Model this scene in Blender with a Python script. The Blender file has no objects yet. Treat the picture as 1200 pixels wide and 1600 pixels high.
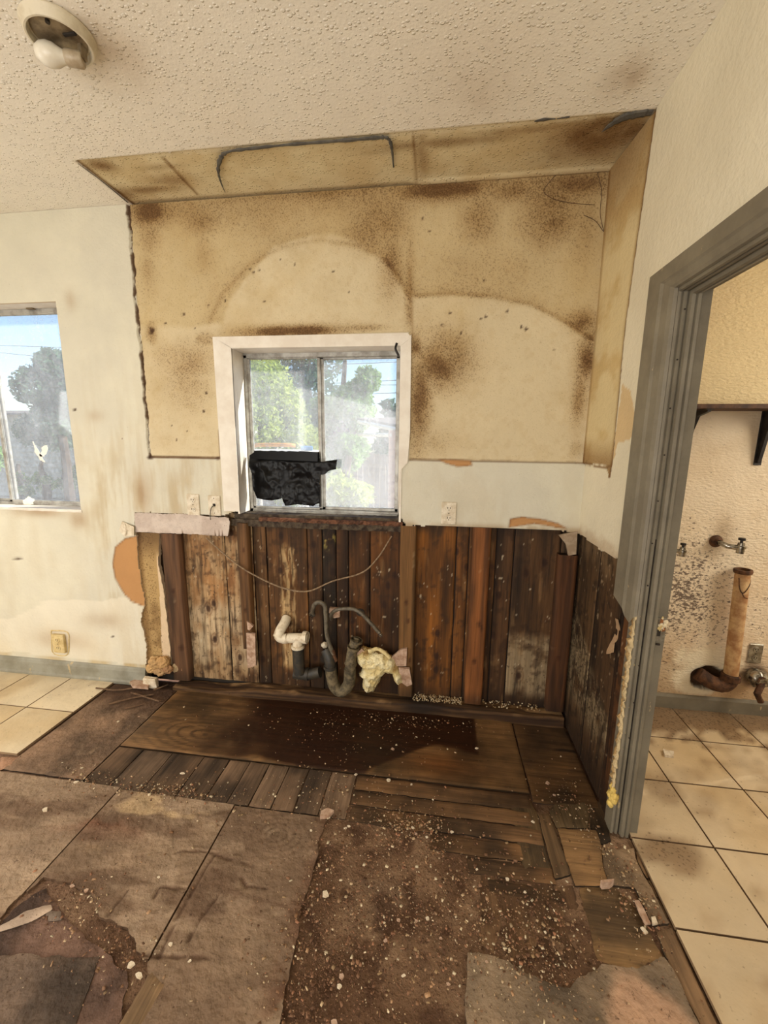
import bpy, math, random
import numpy as np
from mathutils import Vector, Matrix

random.seed(7)
RNG = np.random.default_rng(7)
scene = bpy.context.scene
COL = scene.collection

# ------------------------------------------------------------------ camera
CAM_H = 1.555            # eye height, metres
F_PX = 631.62            # focal length for a 1200x1600 frame
YAW, PITCH, ROLL = [math.radians(a) for a in (7.4844, 10.0551, 0.5561)]
fw = np.array([-math.sin(YAW) * math.cos(PITCH), math.cos(YAW) * math.cos(PITCH), -math.sin(PITCH)])
r0 = np.array([math.cos(YAW), math.sin(YAW), 0.0])
u0 = np.cross(r0, fw)
rt = r0 * math.cos(ROLL) + u0 * math.sin(ROLL)
up = -r0 * math.sin(ROLL) + u0 * math.cos(ROLL)
cd = bpy.data.cameras.new('camera')
cam = bpy.data.objects.new('camera', cd)
COL.objects.link(cam)
m = Matrix.Identity(4)
for i in range(3):
    m[i][0], m[i][1], m[i][2] = rt[i], up[i], -fw[i]
m[2][3] = CAM_H
cam.matrix_world = m
cd.sensor_fit = 'VERTICAL'
cd.sensor_height = 36.0
cd.lens = F_PX / 1600 * 36.0
cd.clip_start = 0.02
cd.clip_end = 300
scene.camera = cam

# ------------------------------------------------------------------ view / world / lights
scene.view_settings.view_transform = 'Standard'
scene.view_settings.look = 'None'
scene.view_settings.exposure = 0.28
scene.view_settings.gamma = 1.0
scene.view_settings.use_curve_mapping = False
scene.cycles.max_bounces = 7
scene.cycles.diffuse_bounces = 4
scene.cycles.transparent_max_bounces = 12
scene.cycles.caustics_reflective = False
scene.cycles.caustics_refractive = False
scene.cycles.sample_clamp_indirect = 4.0

SUN_DIR = Vector((1.0, 0.30, 0.66)).normalized()     # towards the sun
world = bpy.data.worlds.new('world')
scene.world = world
world.use_nodes = True
wn = world.node_tree
wn.nodes.clear()
wo = wn.nodes.new('ShaderNodeOutputWorld')
wb = wn.nodes.new('ShaderNodeBackground')
ws = wn.nodes.new('ShaderNodeTexSky')
ws.sky_type = 'NISHITA'
ws.sun_disc = False
ws.sun_elevation = math.asin(SUN_DIR.z)
ws.sun_rotation = math.atan2(SUN_DIR.x, SUN_DIR.y)
ws.air_density = 1.0
ws.dust_density = 0.6
ws.ozone_density = 2.0
wb.inputs['Strength'].default_value = 0.24
wn.links.new(ws.outputs[0], wb.inputs[0])
wn.links.new(wb.outputs[0], wo.inputs[0])


def light(name, kind, loc, aim, energy, color, size=1.0, size_y=None):
    d = bpy.data.lights.new(name, kind)
    d.energy = energy
    d.color = color
    if kind == 'AREA':
        d.shape = 'RECTANGLE'
        d.size = size
        d.size_y = size_y or size
    if kind == 'SUN':
        d.angle = math.radians(0.6)
    o = bpy.data.objects.new(name, d)
    COL.objects.link(o)
    o.location = loc
    o.rotation_euler = (Vector(aim) - Vector(loc)).to_track_quat('-Z', 'Y').to_euler()
    return o


light('sun', 'SUN', SUN_DIR * 20, (0, 0, 0), 8.5, (1.0, 0.95, 0.86))
# area lamps for assumed unseen daylight: behind camera, left side, utility room; no openings
light('assumed_rear_light', 'AREA', (-0.9, -2.3, 1.35), (-0.75, 2.0, 1.95), 95, (1.0, 0.965, 0.91), 3.0, 2.2)
light('assumed_side_light', 'AREA', (-3.5, 0.1, 1.3), (-1.8, 1.1, 0.1), 46, (1.0, 0.97, 0.92), 1.6, 1.6)
light('assumed_utility_light', 'AREA', (3.05, 1.45, 1.8), (1.2, 1.75, 0.7), 46, (1.0, 0.92, 0.78), 1.3, 1.3)

# ------------------------------------------------------------------ measures
D = 2.138                # back wall plane
XR = 0.739               # right wall plane
CEIL = 2.743
YF = -2.4                # wall behind the camera
XL = -3.7                # left wall
YU = 2.38                # utility room back wall
XU = 3.2
TILE_X = 0.81            # where the tiles of the utility room begin


def ray(x, y):
    return fw + rt * (x - 600) / F_PX - up * (y - 800) / F_PX


def on_y(x, y, Y=D):
    d = ray(x, y) * (Y / ray(x, y)[1])
    return (d[0], Y, d[2] + CAM_H)


def on_x(x, y, X=XR):
    d = ray(x, y) * (X / ray(x, y)[0])
    return (X, d[1], d[2] + CAM_H)


def on_z(x, y, Z=0.0):
    d = ray(x, y)
    d = d * ((Z - CAM_H) / d[2])
    return (d[0], d[1], Z)


def XZ(pts, Y=D):
    return [(on_y(a, b, Y)[0], on_y(a, b, Y)[2]) for a, b in pts]


def XY(pts, Z=0.0):
    return [on_z(a, b, Z)[:2] for a, b in pts]


def YZ(pts, X=XR):
    return [on_x(a, b, X)[1:] for a, b in pts]


# ------------------------------------------------------------------ numpy noise
def vnoise(x, y, seed=0):
    x = np.asarray(x, float)
    y = np.asarray(y, float)
    xi = np.floor(x).astype(np.int64)
    yi = np.floor(y).astype(np.int64)
    xf, yf = x - xi, y - yi
    u = xf * xf * (3 - 2 * xf)
    v = yf * yf * (3 - 2 * yf)

    def h(a, b):
        n = (a * 374761393 + b * 668265263 + seed * 974634777) & 0xFFFFFFFF
        n = ((n ^ (n >> 13)) * 1274126177) & 0xFFFFFFFF
        return ((n ^ (n >> 16)) & 0xFFFF) / 65535.0
    a, b, c, d = h(xi, yi), h(xi + 1, yi), h(xi, yi + 1), h(xi + 1, yi + 1)
    return (a * (1 - u) + b * u) * (1 - v) + (c * (1 - u) + d * u) * v


def fbm(x, y, s=1.0, o=4, seed=0):
    t, a, k = 0, 1.0, 0
    for i in range(o):
        t = t + a * vnoise(np.asarray(x) * s * 2 ** i + 11.3 * i, np.asarray(y) * s * 2 ** i - 7.7 * i, seed + i)
        k += a
        a *= .55
    return t / k


def sm(a, b, x):
    t = np.clip((np.asarray(x, float) - a) / (b - a), 0, 1)
    return t * t * (3 - 2 * t)


def in_poly(px, py, poly):
    r = np.zeros(np.shape(px), bool)
    n = len(poly)
    for i in range(n):
        x1, y1 = poly[i]
        x2, y2 = poly[(i + 1) % n]
        c = ((y1 > py) != (y2 > py))
        if y1 != y2:
            r ^= c & (px < (x2 - x1) * (py - y1) / (y2 - y1) + x1)
    return r


def seg_dist(px, py, pts):
    d = np.full(np.shape(px), 1e9)
    for (x1, y1), (x2, y2) in zip(pts[:-1], pts[1:]):
        vx, vy = x2 - x1, y2 - y1
        t = np.clip(((px - x1) * vx + (py - y1) * vy) / max(vx * vx + vy * vy, 1e-9), 0, 1)
        d = np.minimum(d, np.hypot(px - x1 - t * vx, py - y1 - t * vy))
    return d


def poly_dist(px, py, poly):
    return seg_dist(px, py, list(poly) + [poly[0]])


def lin(c):
    c = np.asarray(c, float) / 255.0
    return np.where(c <= .04045, c / 12.92, ((c + .055) / 1.055) ** 2.4)


def L4(r, g, b):
    v = lin((r, g, b))
    return (float(v[0]), float(v[1]), float(v[2]), 1)


def mixc(C, c, t):
    t = np.clip(t, 0, 1)[..., None]
    return C * (1 - t) + np.asarray(c, float) * t


def base(shape, c):
    return np.ones(shape + (3,)) * np.asarray(c, float)


# ------------------------------------------------------------------ materials
MATS = {}


def new_mat(name):
    mt = bpy.data.materials.new(name)
    mt.use_nodes = True
    nt = mt.node_tree
    return mt, nt, nt.nodes['Principled BSDF']


def nd(nt, t, **k):
    n = nt.nodes.new(t)
    for a, b in k.items():
        if a in n.inputs:
            n.inputs[a].default_value = b
        else:
            setattr(n, a, b)
    return n


def tex(nt, scale, detail=4, rough=.6, mscale=(1, 1, 1), dist=0.0):
    tc = nd(nt, 'ShaderNodeTexCoord')
    mp = nd(nt, 'ShaderNodeMapping')
    mp.inputs['Scale'].default_value = mscale
    nz = nd(nt, 'ShaderNodeTexNoise')
    nz.inputs['Scale'].default_value = scale
    nz.inputs['Detail'].default_value = detail
    nz.inputs['Roughness'].default_value = rough
    nz.inputs['Distortion'].default_value = dist
    nt.links.new(tc.outputs['Object'], mp.inputs[0])
    nt.links.new(mp.outputs[0], nz.inputs[0])
    return nz.outputs['Fac']


def mrange(nt, src, a, b, c, d):
    n = nd(nt, 'ShaderNodeMapRange')
    n.inputs[1].default_value = a
    n.inputs[2].default_value = b
    n.inputs[3].default_value = c
    n.inputs[4].default_value = d
    nt.links.new(src, n.inputs[0])
    return n.outputs[0]


def math2(nt, op, a, b):
    n = nd(nt, 'ShaderNodeMath', operation=op)
    for i, v in enumerate((a, b)):
        if isinstance(v, (int, float)):
            n.inputs[i].default_value = v
        else:
            nt.links.new(v, n.inputs[i])
    return n.outputs[0]


def mulc(nt, col, fac):
    n = nd(nt, 'ShaderNodeVectorMath', operation='SCALE')
    nt.links.new(col, n.inputs[0])
    nt.links.new(fac, n.inputs['Scale'])
    return n.outputs[0]


def mixn(nt, fac, a, b):
    n = nd(nt, 'ShaderNodeMix', data_type='RGBA')
    for s, v in ((0, fac), (6, a), (7, b)):
        if isinstance(v, (tuple, float, int)):
            n.inputs[s].default_value = v
        else:
            nt.links.new(v, n.inputs[s])
    return n.outputs[2]


def add_bump(nt, bsdf, h, dist, strength=1.0):
    b = nd(nt, 'ShaderNodeBump')
    b.inputs['Distance'].default_value = dist
    b.inputs['Strength'].default_value = strength
    nt.links.new(h, b.inputs['Height'])
    nt.links.new(b.outputs[0], bsdf.inputs['Normal'])


def surface_mat(name, rough=.9, var=(.9, 1.08), vscale=9, mold_scale=150, mold_col=(70, 45, 22), mold_soft=.14,
                bump=.0015, bscale=60, bm=(1, 1, 1), bramp=(.3, .7), spec=.25, mold_m=(1, 1, 1)):
    """vertex colour x fine noise; alpha drives granular mould specks"""
    mt, nt, bs = new_mat(name)
    at = nd(nt, 'ShaderNodeAttribute', attribute_name='Col')
    v = mrange(nt, tex(nt, vscale, 6, .65), .3, .7, var[0], var[1])
    c = mulc(nt, at.outputs['Color'], v)
    s = math2(nt, 'ADD', tex(nt, mold_scale, 3, .6, mold_m), math2(nt, 'MULTIPLY', at.outputs['Alpha'], .5))
    f = mrange(nt, s, .68, .70 + mold_soft, 0, 1)
    f = math2(nt, 'MULTIPLY', f, .85)
    c = mixn(nt, f, c, L4(*mold_col))
    nt.links.new(c, bs.inputs['Base Color'])
    bs.inputs['Roughness'].default_value = rough
    bs.inputs['Specular IOR Level'].default_value = spec
    h = mrange(nt, tex(nt, bscale, 3, .55, bm), bramp[0], bramp[1], 0, 1)
    add_bump(nt, bs, h, bump)
    MATS[name] = mt
    return mt


def ceiling_mat():
    mt = surface_mat('ceiling_texture', .92, (.97, 1.03), 14, 190, (95, 68, 42), .2, .002, 60)
    nt = mt.node_tree
    bs = nt.nodes['Principled BSDF']
    tc = nd(nt, 'ShaderNodeTexCoord')
    mp = nd(nt, 'ShaderNodeMapping')
    mp.inputs['Scale'].default_value = (1, 1.35, 1)
    vo = nd(nt, 'ShaderNodeTexVoronoi')
    vo.inputs['Scale'].default_value = 72
    vo.inputs['Randomness'].default_value = 1
    nt.links.new(tc.outputs['Object'], mp.inputs[0])
    nt.links.new(mp.outputs[0], vo.inputs[0])
    sx = nd(nt, 'ShaderNodeSeparateColor')
    nt.links.new(vo.outputs['Color'], sx.inputs[0])
    rad = mrange(nt, sx.outputs[0], .15, 1.0, .0, .62)
    dot = math2(nt, 'SUBTRACT', rad, vo.outputs['Distance'])
    h = mrange(nt, dot, 0, .22, 0, 1)
    h = math2(nt, 'ADD', h, math2(nt, 'MULTIPLY', tex(nt, 90, 3, .6), .5))
    for n in [n for n in nt.nodes if n.type == 'BUMP']:
        nt.nodes.remove(n)
    add_bump(nt, bs, h, .0026)


def wood_mat(name, axis, rough=.75, spec=.3, bump=.002):
    mt, nt, bs = new_mat(name)
    at = nd(nt, 'ShaderNodeAttribute', attribute_name='Col')
    sc = [38, 38, 38]
    sc[axis] = 1.6
    g = tex(nt, 1.0, 6, .65, sc, .6)
    sc2 = [150, 150, 150]
    sc2[axis] = 5
    g2 = tex(nt, 1.0, 3, .6, sc2)
    v = mrange(nt, g, .32, .68, .62, 1.26)
    v2 = mrange(nt, g2, .35, .65, .84, 1.12)
    c = mulc(nt, at.outputs['Color'], math2(nt, 'MULTIPLY', v, v2))
    hs = nd(nt, 'ShaderNodeHueSaturation')
    hs.inputs['Saturation'].default_value = 1.06
    hs.inputs['Value'].default_value = .86
    hs.inputs['Hue'].default_value = .503
    nt.links.new(c, hs.inputs['Color'])
    c = hs.outputs[0]
    s = math2(nt, 'ADD', tex(nt, 70, 4, .6), math2(nt, 'MULTIPLY', at.outputs['Alpha'], .5))
    f = math2(nt, 'MULTIPLY', mrange(nt, s, .72, .82, 0, 1), .8)
    c = mixn(nt, f, c, L4(40, 24, 14))
    nt.links.new(c, bs.inputs['Base Color'])
    bs.inputs['Roughness'].default_value = rough
    bs.inputs['Specular IOR Level'].default_value = spec
    add_bump(nt, bs, math2(nt, 'ADD', g, math2(nt, 'MULTIPLY', g2, .4)), bump)
    MATS[name] = mt
    return mt


def plain_mat(name, c, c2=None, rough=.6, metal=0.0, scale=20, bump=0.0, bscale=80, spec=.4, rr=(.4, .6)):
    mt, nt, bs = new_mat(name)
    c2 = c2 or tuple(max(0, x * .82) for x in c)
    f = mrange(nt, tex(nt, scale, 6, .65), rr[0], rr[1], 0, 1)
    nt.links.new(mixn(nt, f, L4(*c), L4(*c2)), bs.inputs['Base Color'])
    bs.inputs['Roughness'].default_value = rough
    bs.inputs['Metallic'].default_value = metal
    bs.inputs['Specular IOR Level'].default_value = spec
    if bump:
        add_bump(nt, bs, tex(nt, bscale, 4, .6), bump)
    MATS[name] = mt
    return mt


surface_mat('wall_paint', .8, (.95, 1.04), 5, 170, (84, 58, 32), .24, .0013, 60)
ceiling_mat()
surface_mat('utility_plaster', .9, (.94, 1.05), 4, 62, (78, 58, 52), .10, .003, 42, bm=(1, 1, 2.2), mold_m=(1, 1, 1.5))
surface_mat('subfloor', .92, (.82, 1.15), 17, 120, (66, 46, 32), .1, .0035, 60)
surface_mat('plywood_floor', .85, (.78, 1.18), 12, 90, (62, 42, 30), .1, .004, 34)
surface_mat('tile_glaze', .33, (.93, 1.05), 8, 80, (80, 58, 40), .12, .0012, 22, spec=.45)
surface_mat('crumbs', .9, (.85, 1.1), 50, 100, (60, 40, 25), .1, .001, 90)
surface_mat('foam', .85, (.85, 1.1), 40, 120, (110, 80, 35), .12, .004, 70)
surface_mat('dirty_paper', .9, (.92, 1.06), 30, 150, (80, 55, 30), .1, .0008, 120)
wood_mat('wood_vertical', 2)
wood_mat('wood_depth', 1, .8)
wood_mat('wood_across', 0, .8)
wood_mat('wood_wet', 0, .45, .4, .0015)
plain_mat('gray_base', (150, 148, 134), (128, 124, 108), .55, scale=6, bump=.0015, bscale=30)
plain_mat('gray_trim', (128, 120, 102), (114, 106, 90), .55, scale=6, bump=.0015, bscale=30)
plain_mat('white_trim', (232, 226, 214), (220, 211, 197), .6, scale=7, bump=.001)
plain_mat('aluminium', (176, 174, 168), (136, 132, 124), .45, .4, scale=15)
plain_mat('sill_rot', (84, 72, 56), (44, 30, 20), .8, scale=25, bump=.004, bscale=40)
plain_mat('red_rot', (112, 74, 52), (64, 40, 28), .85, scale=30, bump=.004, bscale=60)
plain_mat('pvc_white', (226, 214, 190), (176, 152, 118), .45, scale=30, rr=(.5, .7))
plain_mat('abs_black', (46, 46, 44), (70, 62, 50), .5, scale=30)
plain_mat('old_pipe', (122, 108, 82), (66, 58, 44), .7, scale=30, bump=.002)
plain_mat('tan_pipe', (204, 170, 124), (160, 116, 76), .6, scale=14, bump=.002, bscale=40)
plain_mat('rust', (104, 70, 46), (60, 42, 32), .85, .2, scale=30, bump=.004, bscale=60)
plain_mat('hose_gray', (112, 104, 88), (78, 70, 58), .5, scale=40)
plain_mat('cable', (150, 128, 100), (112, 90, 66), .6, scale=60)
plain_mat('chrome', (190, 186, 176), (100, 92, 80), .25, .9, scale=40)
plain_mat('steel_plate', (168, 164, 150), (120, 112, 96), .4, .7, scale=30)
plain_mat('plate_white', (222, 212, 192), (196, 180, 152), .5, scale=30)
plain_mat('plate_ivory', (212, 192, 142), (190, 166, 114), .5, scale=30)
plain_mat('slot_dark', (46, 38, 30), None, .8)
plain_mat('black_plastic', (9, 9, 10), (14, 14, 15), .30, scale=12, spec=.14)
plain_mat('black_iron', (30, 28, 28), (50, 44, 40), .5, .3, scale=20)
plain_mat('shelf_wood', (92, 62, 40), (60, 38, 26), .7, scale=18, bump=.002)
plain_mat('gray_caulk', (98, 94, 86), (76, 72, 66), .85, scale=30, bump=.002)
plain_mat('lamp_enamel', (212, 202, 178), (186, 172, 144), .45, scale=16, rr=(.45, .7))
plain_mat('lamp_metal', (150, 134, 108), (110, 94, 72), .4, .5, scale=24)
plain_mat('bulb_glass', (226, 220, 204), (218, 210, 192), .25, scale=20)
plain_mat('porcelain', (186, 172, 148), (160, 142, 116), .35, scale=20)
plain_mat('drywall_pink', (196, 168, 146), (158, 124, 100), .9, scale=30, bump=.002)
plain_mat('old_board', (176, 158, 134), (150, 128, 104), .9, scale=20)
plain_mat('old_wood', (118, 92, 68), (84, 62, 44), .9, scale=30)
plain_mat('kraft_paper', (176, 128, 80), (160, 112, 68), .9, scale=4)
plain_mat('grout', (128, 96, 76), (98, 70, 54), .95, scale=20, bump=.002)
plain_mat('leaf_green', (150, 190, 92), (96, 136, 60), .55, scale=3)
plain_mat('leaf_dark', (92, 134, 92), (62, 100, 74), .55, scale=3)
plain_mat('leaf_olive', (200, 212, 110), (140, 160, 76), .6, scale=3)
plain_mat('bark', (88, 70, 54), (56, 44, 34), .9, scale=20, bump=.01, bscale=30)
plain_mat('fence_wood', (150, 132, 112), (116, 100, 84), .85, scale=8)
plain_mat('shed_paint', (206, 200, 188), (176, 168, 154), .8, scale=8)
plain_mat('roof_shingle', (120, 108, 100), (92, 82, 76), .9, scale=18)
plain_mat('pink_stucco', (214, 176, 156), (192, 152, 132), .9, scale=12)
plain_mat('ground_soil', (186, 160, 128), (140, 120, 92), .95, scale=1.5, bump=.02, bscale=6)
plain_mat('wire_black', (40, 40, 42), None, .6)
plain_mat('orange_plastic', (224, 158, 60), None, .4)
plain_mat('blue_plastic', (60, 150, 210), None, .4)
plain_mat('exterior_wall', (190, 176, 150), None, .9)
plain_mat('plaster_chip_white', (224, 212, 190), (200, 180, 150), .9, scale=50)


def glass_mat():
    mt = bpy.data.materials.new('dirty_glass')
    mt.use_nodes = True
    nt = mt.node_tree
    nt.nodes.clear()
    out = nd(nt, 'ShaderNodeOutputMaterial')
    tr = nd(nt, 'ShaderNodeBsdfTransparent')
    tr.inputs[0].default_value = (.93, .95, .96, 1)
    tl = nd(nt, 'ShaderNodeBsdfTranslucent')
    tl.inputs[0].default_value = (.92, .93, .95, 1)
    gl = nd(nt, 'ShaderNodeBsdfGlossy')
    gl.inputs['Roughness'].default_value = .05
    dirt = tex(nt, 5, 8, .75, (1, 1, .5))
    smear = tex(nt, 60, 4, .6)
    f = mrange(nt, dirt, .35, .70, .12, .27)
    f2 = mrange(nt, smear, .50, .75, 0, .10)
    f = math2(nt, 'ADD', f, f2)
    mx = nd(nt, 'ShaderNodeMixShader')
    nt.links.new(f, mx.inputs[0])
    nt.links.new(tr.outputs[0], mx.inputs[1])
    nt.links.new(tl.outputs[0], mx.inputs[2])
    mx2 = nd(nt, 'ShaderNodeMixShader')
    mx2.inputs[0].default_value = .04
    nt.links.new(mx.outputs[0], mx2.inputs[1])
    nt.links.new(gl.outputs[0], mx2.inputs[2])
    nt.links.new(mx2.outputs[0], out.inputs[0])
    MATS['glass'] = mt


glass_mat()
for _n in ('leaf_green', 'leaf_dark', 'leaf_olive'):
    _nt = MATS[_n].node_tree
    _bs = _nt.nodes['Principled BSDF']
    _tl = nd(_nt, 'ShaderNodeBsdfTranslucent')
    _nt.links.new(_bs.inputs['Base Color'].links[0].from_socket, _tl.inputs[0])
    _mx = nd(_nt, 'ShaderNodeMixShader')
    _mx.inputs[0].default_value = .5
    _nt.links.new(_bs.outputs[0], _mx.inputs[1])
    _nt.links.new(_tl.outputs[0], _mx.inputs[2])
    _nt.links.new(_mx.outputs[0], [n for n in _nt.nodes if n.type == 'OUTPUT_MATERIAL'][0].inputs[0])
for _n in ('gray_trim', 'gray_base'):
    _nt = MATS[_n].node_tree
    _bs = _nt.nodes['Principled BSDF']
    _src = _bs.inputs['Base Color'].links[0].from_socket
    _f = mrange(_nt, tex(_nt, 14, 6, .7, (1, 1, .35)), .655, .67, 0, .85)
    _nt.links.new(mixn(_nt, _f, _src, L4(186, 164, 124)), _bs.inputs['Base Color'])


# ------------------------------------------------------------------ object helpers
def link(o, parent=None):
    COL.objects.link(o)
    if parent is not None:
        o.parent = parent
    return o


def tag(o, label=None, cat=None, group=None, kind=None):
    if label:
        o['label'] = label
    if cat:
        o['category'] = cat
    if group:
        o['group'] = group
    if kind:
        o['kind'] = kind
    return o


def empty(name, loc, label, cat, group=None):
    o = bpy.data.objects.new(name, None)
    o.empty_display_size = .05
    o.location = loc
    link(o)
    return tag(o, label, cat, group)


def mesh_np(name, V, F, mat, cols=None, parent=None, smooth=None, origin=None):
    """V (n,3), F list of arrays (k,4) or (k,3)"""
    V = np.asarray(V, float)
    if origin is None and parent is not None and parent.type == 'EMPTY':
        origin = parent.location
        V = V - np.array(origin)
    elif origin is not None:
        V = V - np.array(origin)
    me = bpy.data.meshes.new(name)
    F = [f for f in F if len(f)]
    loops = np.concatenate([f.reshape(-1) for f in F]).astype(np.int32)
    tot = np.concatenate([np.full(len(f), f.shape[1]) for f in F]).astype(np.int32)
    st = np.concatenate([[0], np.cumsum(tot)[:-1]]).astype(np.int32)
    me.vertices.add(len(V))
    me.vertices.foreach_set('co', V.astype(np.float32).reshape(-1))
    me.loops.add(len(loops))
    me.loops.foreach_set('vertex_index', loops)
    me.polygons.add(len(tot))
    me.polygons.foreach_set('loop_start', st)
    me.polygons.foreach_set('loop_total', tot)
    if smooth is not None:
        me.polygons.foreach_set('use_smooth', smooth)
    me.update(calc_edges=True)
    me.validate()
    if cols is not None:
        a = me.color_attributes.new('Col', 'FLOAT_COLOR', 'POINT')
        a.data.foreach_set('color', cols.astype(np.float32).reshape(-1))
    me.materials.append(MATS[mat])
    o = bpy.data.objects.new(name, me)
    link(o, parent)
    if origin is not None and (parent is None or parent.type != 'EMPTY'):
        o.location = origin
    return o


def sheet(name, us, vs, P, mat, col, keep=None, back=(0, 0, 0), parent=None, edge=None, flip=False, sdf=None):
    """gridded surface with jagged mask, rims extruded by `back`; col(U,V)->(rgb255, mould)"""
    us, vs = np.asarray(us, float), np.asarray(vs, float)
    U, V = np.meshgrid(us, vs, indexing='ij')
    if sdf is not None:
        uc, vc = (us[1:] + us[:-1]) / 2, (vs[1:] + vs[:-1]) / 2
        K0 = sdf(*np.meshgrid(uc, vc, indexing='ij')) > 0
        keep = lambda a, b: K0
        Kn = np.zeros((len(us) + 1, len(vs) + 1), int)
        Kn[1:-1, 1:-1] = K0
        cnt = Kn[:-1, :-1] + Kn[1:, :-1] + Kn[:-1, 1:] + Kn[1:, 1:]
        rimv = (cnt > 0) & (cnt < 4)
        st = min(us[1] - us[0], vs[1] - vs[0])
        h = st * .3
        for _ in range(2):
            a, b = U[rimv], V[rimv]
            d0 = sdf(a, b)
            gx, gy = (sdf(a + h, b) - sdf(a - h, b)) / (2 * h), (sdf(a, b + h) - sdf(a, b - h)) / (2 * h)
            gl = np.maximum(gx * gx + gy * gy, .3)
            mx = st * .55
            U[rimv] = a - np.clip(d0 * gx / gl, -mx, mx)
            V[rimv] = b - np.clip(d0 * gy / gl, -mx, mx)
    X, Y, Z = P(U, V)
    pts = np.stack([X + 0 * U, Y + 0 * U, Z + 0 * U], -1).reshape(-1, 3)
    C, A = col(U, V)
    cols = np.concatenate([lin(C), (A + 0 * U)[..., None]], -1).reshape(-1, 4)
    nu, nv = len(us), len(vs)
    idx = np.arange(nu * nv).reshape(nu, nv)
    uc, vc = (us[1:] + us[:-1]) / 2, (vs[1:] + vs[:-1]) / 2
    UC, VC = np.meshgrid(uc, vc, indexing='ij')
    K = np.ones(UC.shape, bool) if keep is None else keep(UC, VC)
    q = np.stack([idx[:-1, :-1], idx[1:, :-1], idx[1:, 1:], idx[:-1, 1:]], -1)[K]
    if flip:
        q = q[:, ::-1]
    Kp = np.zeros((nu + 1, nv + 1), bool)
    Kp[1:-1, 1:-1] = K
    rim = []
    # edges along v (u const)
    a, b = Kp[:-1, 1:-1], Kp[1:, 1:-1]
    i, j = np.where(a & ~b)
    rim.append(np.stack([idx[i, j], idx[i, j + 1]], -1))
    i, j = np.where(~a & b)
    rim.append(np.stack([idx[i, j + 1], idx[i, j]], -1))
    a, b = Kp[1:-1, :-1], Kp[1:-1, 1:]
    i, j = np.where(a & ~b)
    rim.append(np.stack([idx[i + 1, j], idx[i, j]], -1))
    i, j = np.where(~a & b)
    rim.append(np.stack([idx[i, j], idx[i + 1, j]], -1))
    rim = np.concatenate(rim)
    if flip:
        rim = rim[:, ::-1]
    rimq = np.zeros((0, 4), int)
    if np.any(np.array(back) != 0) and len(rim):
        uniq, inv = np.unique(rim.reshape(-1), return_inverse=True)
        inv = inv.reshape(-1, 2)
        n0 = len(pts)
        top = pts[uniq]
        bot = top + np.array(back)
        ec = cols[uniq].copy()
        if edge is not None:
            ec[:, :3] = lin(edge)
        pts = np.concatenate([pts, top, bot])
        cols = np.concatenate([cols, ec, ec])
        m0 = n0 + len(uniq)
        rimq = np.stack([n0 + inv[:, 1], n0 + inv[:, 0], m0 + inv[:, 0], m0 + inv[:, 1]], -1)
    F = np.concatenate([q, rimq])
    used = np.unique(F.reshape(-1))
    remap = np.full(len(pts), -1)
    remap[used] = np.arange(len(used))
    F = remap[F]
    smooth = np.zeros(len(F), bool)
    smooth[:len(q)] = True
    return mesh_np(name, pts[used], [F], mat, cols[used], parent, smooth)


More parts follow.
